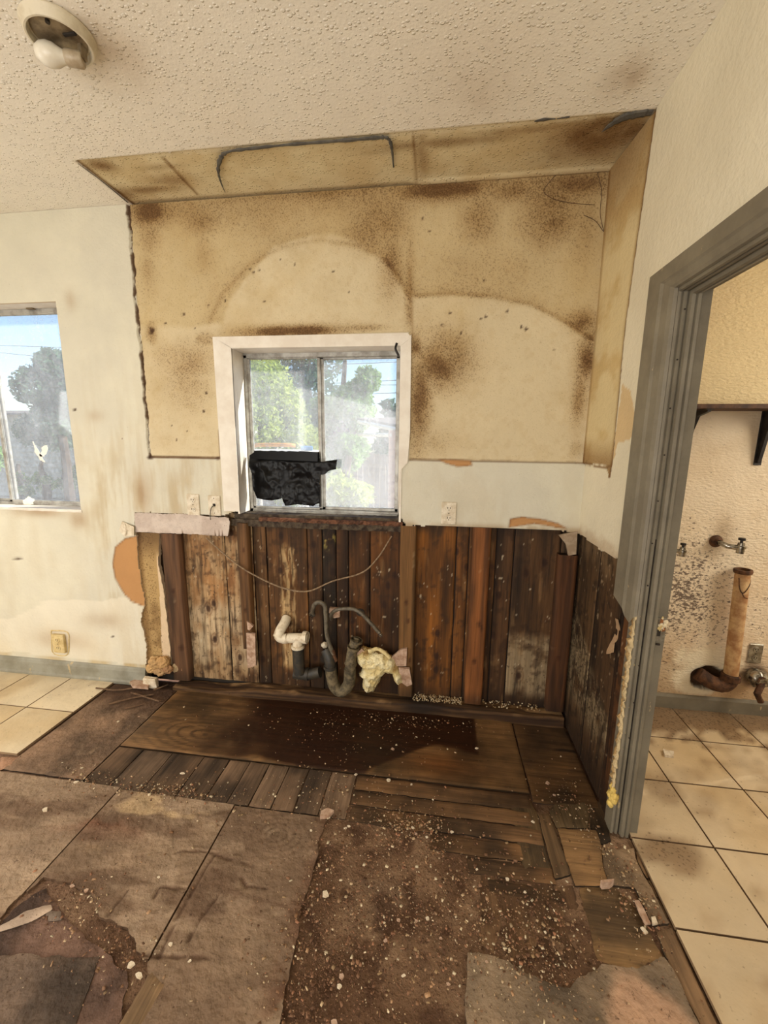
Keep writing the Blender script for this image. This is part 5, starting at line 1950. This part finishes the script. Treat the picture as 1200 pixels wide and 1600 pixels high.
scrap('wallboard_scrap', [(204, 1073), (214, 1069), (236, 1074), (232, 1082), (208, 1080)], .020, .018, 'drywall_pink', 'wallboard scrap in front of the grey baseboard end')
scrap('wallboard_scrap', [(500, 1282), (514, 1281), (522, 1272), (512, 1268), (502, 1273)], .006, .014, 'drywall_pink', 'pinkish wallboard pile piece beside the middle of the boards')
scrap('brick_scrap', [(690, 1100), (702, 1102), (700, 1094), (692, 1092)], .062, .028, 'drywall_pink', 'brown wallboard lump standing beside the red-brown stud', 'scrap')
mb = MB()
for pxs in ([(170, 1100), (210, 1090), (240, 1085)], [(190, 1108), (225, 1100)], [(150, 1075), (185, 1078), (220, 1073)], [(205, 1082), (250, 1096)], [(240, 1078), (262, 1070)]):
    mb.tube(spline([on_z(a, b, .01 + random.uniform(0, .008)) for a, b in pxs], 4), .005, 5, True, .4)
o = mb.build('wood_splinters', 'old_wood')
tag(o, 'splintered wood strips beneath the torn end of the left wall', 'debris', kind='stuff')

# crumbled wallboard lump at the foot of the torn wall
lump = empty('wallboard_lump', (-1.72, 2.10, 0), 'crumbled tan wallboard lumps at the foot of the torn wall', 'debris')
mb = MB()
for a, b, r, c in [(243, 1035, .035, (190, 154, 106)), (256, 1035, .035, (184, 146, 98)), (236, 1044, .028, (196, 160, 110)), (262, 1045, .028, (160, 122, 86)), (250, 1048, .030, (180, 146, 104))]:
    p = on_y(a, b, 2.125)
    mb.ball(p, r * 1.25, 9, (1, .7, .9), .16, c)
mb.build('torn_core', 'foam', lump, False)
mb = MB()
x0, _, z0 = on_y(243, 1055, 2.11)
mb.box(-1.79, -1.70, 2.085, 2.12, .012, .075, .006)
for v in range(len(mb.v)):
    mb.v[v] = tuple(c + random.uniform(-.004, .004) for c in mb.v[v])
mb.build('chunk', 'plaster_chip_white', lump)
mb = MB()
mb.ball(on_y(275, 1043, 2.15), .032, 9, (.8, .5, 1.25), .12, (172, 148, 112)).ball(on_y(285, 1045, 2.15), .02, 7, (.8, .5, 1.2), .12, (150, 110, 80))
mb.build('side_chunk', 'foam', lump, False)

# scraps stuck on the framing
for pp_, mat, yy, nm in (([(385, 989), (399, 990), (400, 1040), (387, 1044)], 'drywall_pink', D - .004, 'wallboard_remnant'),
                         ([(386, 970), (396, 978), (390, 985), (387, 983)], 'drywall_pink', D - .004, 'wallboard_remnant'),
                         ([(873, 836), (902, 830), (900, 866), (888, 868), (884, 850)], 'old_board', D - .004, 'wallboard_remnant')):
    poly = XZ(pp_, yy)
    MB().prism(poly, lambda a, b, t: (a, t, b), yy - .003, yy + .010).build(nm, mat, wall_back)
mb = MB()
mb.tube(spline([on_y(195, 818, D - .012), on_y(197, 830, D - .02), on_y(196, 838, D - .006)], 4), [.002] * 9, 5)
mb.prism(XZ([(186, 829), (192, 814), (213, 822), (213, 836), (196, 838)]), lambda a, b, t: (a, t - (a + 1.8) * .15, b), D - .014, D - .012)
mb.build('peeling_paper', 'plate_white', wall_back)

# ================================================================== PLUMBING
PYB = D + .045
# white elbow and tee on a black waste pipe
wp = empty('waste_pipe', (on_y(467, 1060, D)[0], D, .05), 'white plastic elbow and tee on a short black waste pipe under the window', 'pipe')
e0, e1, e2 = on_y(445, 973, D + .01), on_y(436, 994, D - .04), on_y(450, 997, D - .04)
e3, e4 = on_y(480, 997, D - .04), on_y(466, 1012, D - .04)
mb = MB()
mb.tube(spline([on_y(448, 966, D + .04), e0, on_y(438, 985, D - .03), e1, on_y(444, 998, D - .04), e2], 4), .029, 14)
mb.lathe([(.029, -.006), (.034, -.006), (.034, .010), (.029, .010)], e1, (Vector(e1) - Vector(e0)), 16)
mb.build('elbow', 'pvc_white', wp, True)
mb = MB()
mb.tube([e2, e3], .029, 14)
mb.lathe([(.029, -.012), (.036, -.012), (.036, .012), (.029, .012)], on_y(477, 996, D - .04), (1, 0, .05), 18)
mb.lathe([(.0001, 0), (.029, 0), (.029, .002)], on_y(481, 996, D - .04), (1, 0, 0), 16)
mb.tube([on_y(466, 997, D - .04), on_y(465, 1013, D - .04)], .029, 14)
mb.lathe([(.029, -.008), (.038, -.008), (.038, .008), (.029, .008)], on_y(465.5, 1010, D - .04), (0, 0, 1), 18)
mb.build('tee', 'pvc_white', wp, True)
mb = MB()
mb.tube([on_y(465.5, 1012, D - .04), on_y(468, 1052, D - .04)], .034, 18)
mb.build('lower_pipe', 'abs_black', wp, True)
mb = MB()
mb.tube(spline([on_y(460, 1052, D - .02), on_y(478, 1054, D - .02), on_y(500, 1050, D - .02)], 3), .032, 14)
mb.lathe([(.032, -.01), (.038, -.01), (.038, .01), (.032, .01)], on_y(480, 1053, D - .02), (1, 0, 0), 14)
mb.build('cross_pipe', 'abs_black', wp, True)

# old trap: two risers and a U bend
tr = empty('drain_trap', (on_y(540, 1080, D)[0], D - .03, .03), 'old grey-green drain trap with a U bend at the plank foot', 'pipe')
TYY = D - .05
mb = MB()
mb.tube(spline([on_y(517, 1045, TYY), on_y(520, 1065, TYY), on_y(527, 1077, TYY), on_y(536, 1079, TYY), on_y(545, 1068, TYY), on_y(547, 1045, TYY)], 5), .034, 18)
mb.build('bend', 'old_pipe', tr, True)
mb = MB()
mb.tube(spline([on_y(547, 1050, TYY), on_y(548, 1034, TYY), on_y(551, 1015, TYY + .02), on_y(558, 997, TYY + .05)], 5), .030, 16)
for q in ((548, 1036), (552, 1012), (557, 1001)):
    mb.lathe([(.030, -.007), (.036, -.007), (.036, .007), (.030, .007)], on_y(*q, TYY + .01), (.2, 0, 1), 14)
mb.build('tail_pipe', 'old_pipe', tr, True)
mb = MB()
mb.tube(spline([on_y(517, 1047, TYY), on_y(515, 1030, TYY), on_y(510, 1015, TYY + .02)], 4), .032, 16)
mb.lathe([(.032, -.008), (.038, -.008), (.038, .008), (.032, .008)], on_y(516, 1042, TYY), (0, 0, 1), 14)
mb.build('inlet_pipe', 'abs_black', tr, True)
MB().ball(on_y(507, 1008, D + .02), .020, 7, (1, .7, 1), .12).build('fitting', 'pvc_white', tr, False)

# flexible supply hoses
hs = empty('supply_hose', on_y(488, 955, D), 'grey hose looping up and down into the drain trap', 'hose')
MB().tube(spline([on_y(489, 960, D + .02), on_y(489, 952, D - .02), on_y(492, 944, D - .04), on_y(499, 941, D - .045), on_y(507, 946, D - .05), (on_y(509, 960, D - .05)), on_y(510, 985, D - .05), on_y(514, 1005, D - .05), on_y(521, 1022, D - .05)], 7), .0125, 12).build('hose', 'hose_gray', hs, True)
MB().lathe([(.008, -.012), (.016, -.010), (.018, .004), (.008, .012)], on_y(488, 960, D + .01), (0, -1, .2), 14).build('coupling', 'chrome', hs, True)
MB().tube([on_y(519, 1015, D - .05), on_y(525, 1033, D - .05)], .012, 12).build('lower_coupling', 'rust', hs, True)
hs2 = empty('supply_hose', on_y(520, 965, D), 'grey hose arching right and ending in a small metal tip', 'hose')
MB().tube(spline([on_y(518, 968, D + .03), on_y(518, 960, D - .01), on_y(526, 953, D - .03), on_y(545, 951, D - .04), on_y(560, 955, D - .05), on_y(574, 968, D - .055), on_y(593, 989, D - .06)], 7), .0105, 12).build('hose', 'hose_gray', hs2, True)
MB().lathe([(.0001, -.008), (.010, -.008), (.011, .004), (.007, .010), (.0001, .010)], on_y(595, 992, D - .06), (.6, 0, -.8), 14).build('tip', 'chrome', hs2, True)
mb = MB()
mb.prism(XZ([(515, 950), (531, 951), (531, 964), (522, 966), (514, 957)], D + .03), lambda a, b, t: (a, t, b), D + .028, D + .05)
mb.build('escutcheon', 'drywall_pink', hs2)
# round holes bored in the planks
mb = MB()
for a, b, r in ((563, 957, .024), (508, 1030, .030), (597, 1030, .035)):
    mb.lathe([(.0001, 0), (r, 0), (r * 1.02, .006)], on_y(a, b, PY - .004), (0, 1, 0), 18)
mb.build('bored_hole', 'slot_dark', wall_back)

# hanging cable
cb = MB()
cb.tube(spline([on_y(322, 840, D - .003), on_y(345, 861, D - .02), on_y(372, 883, D - .02), (on_y(400, 900, D - .02)), on_y(440, 918, D - .02), on_y(480, 924, D - .02), on_y(520, 908, D - .015), on_y(565, 895, D), on_y(590, 872, D + .02), on_y(612, 838, D + .045)], 8), .0042, 8)
o = cb.build('hanging_cable', 'cable', None, True)
tag(o, 'thin tan cable sagging across the bare planks under the window', 'cable')

# expanding foam remnant
fm = empty('foam_remnant', on_y(600, 1080, D), 'yellow sprayed foam lump with a hollow beside the drain trap', 'foam')
mb = MB()
FC = (216, 188, 112)


foam_poly = XZ([(556, 1024), (566, 1014), (580, 1020), (600, 1022), (614, 1032), (622, 1044), (628, 1058), (630, 1067), (622, 1073), (615, 1066), (612, 1054), (602, 1052), (594, 1060), (592, 1070), (584, 1082), (572, 1084),
                (564, 1074), (567, 1062), (560, 1056), (566, 1046), (558, 1036)], D - .03)


def foam_pos(X, Z):
    d = poly_dist(X, Z, foam_poly) * in_poly(X, Z, foam_poly)
    n = fbm(X, Z, 22, 4, 191)
    ridge = np.abs(fbm(X * 2.4, Z, 26, 3, 193) - .5) * sm(.25, .12, Z)
    return X + (n - .5) * .01, D - .005 - .055 * np.sqrt(np.clip(d / .03, 0, 1)) - (n - .5) * .05 + ridge * .07, Z


def foam_col(X, Z):
    n = fbm(X, Z, 22, 4, 191)
    C = base(X.shape, (222, 202, 146))
    C = mixc(C, (238, 226, 184), sm(.5, .7, n))
    C = mixc(C, (150, 112, 60), sm(.45, .25, n) * .8)
    C = mixc(C, (206, 190, 150), sm(.2, .1, Z) * .5)
    return C, np.full(X.shape, .12)


poly_sheet('foam', foam_poly, foam_pos, 'foam', foam_col, (0, .02, 0), fm, .0035, .006, 5, edge=(180, 146, 86))
mb = MB()
mb.tube(spline([on_y(a_, b_, D - .04) for a_, b_ in [(576, 1018), (588, 1014), (600, 1019), (610, 1029)]], 5), .011, 8, True, .15, (226, 206, 150))
mb.build('curl', 'foam', fm, True, False)
mb = MB()
mb.prism(XZ([(611, 1027), (627, 1014), (636, 1013), (635, 1040), (618, 1040)], D - .01), lambda a, b, t: (a, t, b), D - .016, D)
mb.build('wallboard_bit', 'drywall_pink', fm)
mb = MB()
mb.prism(XZ([(623, 1042), (640, 1044), (644, 1068), (636, 1071), (626, 1064)], D - .02), lambda a, b, t: (a, t, b), D - .03, D - .012)
mb.build('wallboard_bit', 'drywall_pink', fm)
mb = MB()
mb.prism(XZ([(557, 1020), (566, 1012), (575, 1024), (560, 1030)], D - .02), lambda a, b, t: (a, t, b), D - .03, D - .012)
mb.build('wallboard_bit', 'drywall_pink', fm)
fm2 = MB()
for i in range(9):
    fm2.ball((.738 + random.uniform(-.004, .004), 1.500 + random.uniform(-.01, .02), .155 + random.uniform(-.035, .05)), random.uniform(.010, .019), 6, (1, 1, 1.2), .15, (228, 198, 112))
o = fm2.build('foam_blob', 'foam', None, True, False)
tag(o, 'yellow foam blob stuck to the foot of the grey door frame', 'foam')

# ================================================================== CEILING LIGHT
lc = on_z(92, 48, CEIL)
lx, ly = lc[0], lc[1]
cl = empty('ceiling_light', (lx, ly, CEIL), 'round cream ceiling light without its glass cover, one bare bulb', 'lamp')
MB().lathe([(.092, -.001), (.094, -.006), (.089, -.012), (.087, -.026), (.083, -.031), (.078, -.031), (.075, -.022), (.075, -.012), (.0001, -.012)], (lx, ly, CEIL), (0, 0, 1), 40).build('housing', 'lamp_enamel', cl, True)
MB().lathe([(.0001, -.017), (.062, -.017), (.070, -.013), (.070, -.010)], (lx, ly, CEIL), (0, 0, 1), 32).build('reflector_plate', 'lamp_metal', cl, True)
bz = CEIL - .052
MB().lathe([(.0001, -.062), (.018, -.056), (.028, -.040), (.031, -.024), (.028, -.006), (.020, .010), (.016, .020), (.015, .026)], (lx - .022, ly + .012, bz), (1, .35, 0), 22).build('bulb', 'bulb_glass', cl, True)
MB().lathe([(.0001, .020), (.019, .020), (.021, .026), (.021, .062), (.017, .067), (.0001, .067)], (lx - .022, ly + .012, bz), (1, .35, 0), 20).build('socket', 'porcelain', cl, True)
mb = MB()
mb.box(lx + .036, lx + .048, ly + .022, ly + .045, CEIL - .05, CEIL - .014, .001).build('socket_bracket', 'lamp_metal', cl)
mb = MB()
mb.box(lx + .02, lx + .06, ly - .012, ly - .002, CEIL - .021, CEIL - .0165, .001)
mb.build('spring_clip', 'slot_dark', cl)
mb = MB()
mb.lathe([(.0001, -.024), (.006, -.024), (.006, -.016)], (lx + .012, ly - .05, CEIL), (0, 0, 1), 10)
mb.build('screw', 'slot_dark', cl)
mb = MB()
mb.lathe([(.0001, -.024), (.006, -.024), (.006, -.016)], (lx - .045, ly + .03, CEIL), (0, 0, 1), 10)
mb.build('screw', 'slot_dark', cl)

# ================================================================== REMAINING SHELL
mb = MB()
mb.box(XL - .05, XL, YF, YU, 0, CEIL)
structure(mb.build('wall_left', 'plate_white'), 'left wall')
mb = MB()
mb.box(XL, XU, YF - .05, YF, 0, CEIL)
structure(mb.build('wall_front', 'plate_white'), 'wall behind the photographer')

# ================================================================== OUTDOORS
g_ = structure(MB().box(-40, 30, D + .2, 60, -.5, -.35).build('ground', 'ground_soil'), 'sunlit bare ground outside')


def foliage(name, centres, n, leaf, mat, parent, seed):
    rg = np.random.default_rng(seed)
    cs = np.array([c[:3] for c in centres])
    rs = np.array([c[3] for c in centres])
    w = rs ** 2 / np.sum(rs ** 2)
    k = rg.choice(len(cs), n, p=w)
    d = rg.normal(size=(n, 3))
    d /= np.linalg.norm(d, axis=1)[:, None]
    p = cs[k] + d * (rs[k] * rg.uniform(.55, 1.08, n))[:, None]
    a = rg.normal(size=(n, 3))
    a /= np.linalg.norm(a, axis=1)[:, None]
    b = np.cross(a, rg.normal(size=(n, 3)))
    b /= np.linalg.norm(b, axis=1)[:, None]
    s = (leaf * rg.uniform(.6, 1.3, n))[:, None]
    V = np.stack([p - a * s, p + b * s * .45, p + a * s, p - b * s * .45], 1).reshape(-1, 3)
    F = np.arange(n * 4).reshape(-1, 4)
    return mesh_np(name, V, [F], mat, None, parent)


def tree(px, pz_base, Y, h, r, mat, label, seed, leaf=.09, n=5200, name='tree', cat='tree', squash=1.0, nc=14, group=None, lo=.25):
    x = on_y(px, 700, Y)[0]
    t = empty(name, (x, Y, -.35), label, cat, group)
    rd = random.Random(seed)
    cs = []
    for i in range(nc):
        an, rr = rd.uniform(0, 6.28), rd.uniform(.1, .75) * r
        zz = rd.uniform(lo, 1.0)
        sh_ = 1.0 - .6 * zz
        cs.append((x + rr * math.cos(an) * (.5 + sh_), Y + rr * math.sin(an) * .7, -.35 + h * (.18 + .72 * zz * squash), r * rd.uniform(.28, .48)))
    foliage('foliage', cs, n, leaf, mat, t, seed)
    mb = MB()
    mb.tube(spline([(x, Y, -.4), (x + .05, Y, h * .3), (x - .05, Y, h * .6), (x, Y, h * .85)], 4), [.12 * (1 - i / 18) for i in range(13)], 8)
    for i in range(5):
        c = cs[i]
        mb.tube([(x, Y, h * .35), ((x + c[0]) / 2, (Y + c[1]) / 2, h * .5), c[:3]], [.05, .035, .015], 6)
    mb.build('trunk', 'bark', t, True)
    return t


tree(415, 0, 6.5, 3.1, 1.0, 'leaf_olive', 'bright green bush filling the left half of the middle window', 21, .045, 15000, 'bush', 'bush')
tree(478, 0, 12.5, 6.0, 1.6, 'leaf_dark', 'darker tree behind the bright bush, seen at the window divider', 22, .09, 9000)
tree(540, 0, 8.0, 3.6, .80, 'leaf_green', 'grey-green tree in the right half of the middle window', 23, .055, 14000)
tree(545, 0, 5.0, 1.6, .40, 'leaf_olive', 'low shrub at the bottom of the right pane of the middle window', 24, .05, 3500, 'shrub', 'shrub')
tree(630, 0, 16, 3.9, 1.2, 'leaf_dark', 'small distant tree at the right edge of the middle window', 25, .16, 2500)
tree(98, 0, 9.0, 4.1, 1.0, 'leaf_dark', 'tall dark blue-green tree seen through the left window', 26, .065, 17000, lo=.42)
tree(-50, 0, 9.4, 2.3, .7, 'leaf_green', 'pale green shrub at the left edge of the left window', 27, .11, 4000, 'shrub', 'shrub')
tree(300, 0, 15.5, 4.4, 1.6, 'leaf_green', 'broad tree standing between the two windows', 28, .13, 4000)

# lap-sided shed beyond the left window
shx0, _, shz1 = on_y(18, 645, 11.2)
shx1 = on_y(135, 645, 11.2)[0]
sd = empty('shed', ((shx0 + shx1) / 2, 11.2, -.35), 'weathered grey shed with lap siding beyond the left window', 'shed')
MB().box(shx0 - 1.2, shx1, 11.22, 12.6, -.35, shz1, .01).build('wall', 'shed_paint', sd)
for i in range(13):
    z = -.30 + i * .155
    if z + .15 < shz1:
        MB().prism([(11.215, z), (11.165, z), (11.205, z + .155), (11.215, z + .155)], lambda a, b, t: (t, a, b), shx0 - 1.2, shx1).build('siding_board', 'shed_paint', sd)
MB().prism([(10.95, shz1 - .02), (11.9, shz1 + .12), (12.8, shz1 + .02), (12.8, shz1 - .03), (11.9, shz1 + .07), (10.95, shz1 - .07)], lambda a, b, t: (t, a, b), shx0 - 1.3, shx1 + .12).build('roof', 'roof_shingle', sd)

for i_, px_ in enumerate((25, 62, 100)):
    tree(px_, 0, 9.9, .95 + .1 * i_, .34, 'leaf_green', ['first low dark shrub from the left before the shed', 'middle low dark shrub before the shed', 'third low dark shrub from the left before the shed'][i_], 60 + i_, .05, 2200, 'shrub', 'shrub', nc=7)

# fence behind the middle window
fx0, fx1, FY = -6.0, 3.0, 10.5
fe = empty('fence', (-1.5, FY, -.35), 'weathered upright board fence beyond the middle window', 'fence')
first = None
i = 0
x = fx0
while x < fx1:
    if first is None:
        first = MB().box(fx0 + .004, fx0 + .146, FY, FY + .02, -.35, 1.20, .004).build('fence_board', 'fence_wood', fe)
    else:
        c = first.copy()
        c.location.x = x - fx0
        c.location.z = random.uniform(-.03, .03)
        link(c, fe)
    x += .15
MB().box(fx0, fx1, FY + .02, FY + .06, .9, .99, .004).build('rail', 'fence_wood', fe)
MB().box(fx0, fx1, FY + .02, FY + .06, .0, .09, .004).build('rail', 'fence_wood', fe)

# carport with pink post
cpY = 5.6
px0, pz = on_y(607, 690, cpY)[0], on_y(607, 672, cpY)[2]
ca = empty('carport', (px0 + .2, cpY, -.35), 'small pink-posted carport at the right of the middle window', 'carport')
MB().box(px0, px0 + .17, cpY, cpY + .12, -.35, pz, .006).build('post', 'pink_stucco', ca)
a0, a1 = Vector(on_y(560, 659, cpY + 1.6)), Vector(on_y(628, 673, cpY))
mb = MB()
mb.tube([a0, a1], .035, 6)
mb.build('rafter', 'white_trim', ca)
b0, b1 = Vector(on_y(560, 679, cpY + 1.6)), Vector(on_y(612, 680, cpY))
MB().tube([b0, b1], .03, 6).build('beam', 'white_trim', ca)
mb = MB()
mb.add([a0 + Vector((0, 0, .03)), a1 + Vector((0, 0, .03)), a1 + Vector((1.4, 0, .05)), a0 + Vector((1.6, 0, .05)), a0 + Vector((0, 0, .07)), a1 + Vector((0, 0, .07)), a1 + Vector((1.4, 0, .09)), a0 + Vector((1.6, 0, .09))],
       [(0, 1, 2, 3), (4, 5, 6, 7), (0, 1, 5, 4), (1, 2, 6, 5), (2, 3, 7, 6), (3, 0, 4, 7)])
mb.build('roof_panel', 'roof_shingle', ca)
MB().box(px0 - .05, px0 + 1.8, cpY + 2.6, cpY + 2.7, -.35, 1.35, .01).build('rear_wall', 'pink_stucco', ca)

# clutter on the ground outside the middle window
tb = empty('garden_table', (on_y(445, 706, 4.2)[0], 4.2, -.35), 'white garden table top just outside the middle window', 'table')
tx, _, tz = on_y(445, 704, 4.2)
MB().box(tx - .55, tx + .30, 4.1, 4.7, tz - .05, tz, .01).build('table_top', 'white_trim', tb)
for dx, dy in ((-.5, 4.15), (.25, 4.15), (-.5, 4.65), (.25, 4.65)):
    MB().tube([(tx + dx, dy, -.35), (tx + dx, dy, tz - .03)], .02, 8).build('leg', 'white_trim', tb)
tl = MB().tube(spline([(tx - .36, 4.2, tz + .03), (tx - .30, 4.2, tz + .055), (tx, 4.25, tz + .06), (tx + .08, 4.3, tz + .05)], 5), .022, 10).build('garden_pole', 'orange_plastic', None, True)
tag(tl, 'orange pole lying on the white garden table outside', 'pole')
mb = MB().tube([(tx + .18, 4.2, tz + .026), (tx + .30, 4.22, tz + .026)], .026, 12)
tag(mb.build('plastic_bottle', 'blue_plastic', None, True), 'small blue bottle lying on the white garden table outside', 'bottle')

# overhead wires
lines = [((-20, 539), (40, 541)), ((-20, 549), (50, 556)), ((590, 567), (640, 565)), ((560, 597), (640, 593)), ((575, 602), (640, 601)), ((560, 616), (640, 613))]
for i, (a, b) in enumerate(lines):
    pa, pb = Vector(on_y(*a, 20)), Vector(on_y(*b, 20))
    d = pb - pa
    mb = MB()
    mb.tube([pa - d * 2, pa, pb, pb + d * 2], .014, 5)
    o = mb.build('power_line', 'wire_black')
    tag(o, ['topmost black overhead wire crossing the left window', 'lower black overhead wire crossing the left window', 'highest overhead wire in the right pane of the middle window', 'second overhead wire from the top in the right pane',
            'third overhead wire from the top in the right pane', 'lowest overhead wire in the right pane of the middle window'][i], 'wire', 'overhead wires outside')
up_ = empty('utility_pole', (on_y(668, 640, 20.13)[0], 20.13, -.35), 'wooden utility pole carrying the overhead wires', 'pole')
MB().tube([(up_.location.x, 20.13, -.35), (up_.location.x, 20.13, 6.5)], .12, 10).build('mast', 'bark', up_, True)
MB().box(up_.location.x - .9, up_.location.x + .9, 20.2, 20.3, 5.4, 5.52, .01).build('crossarm', 'bark', up_)
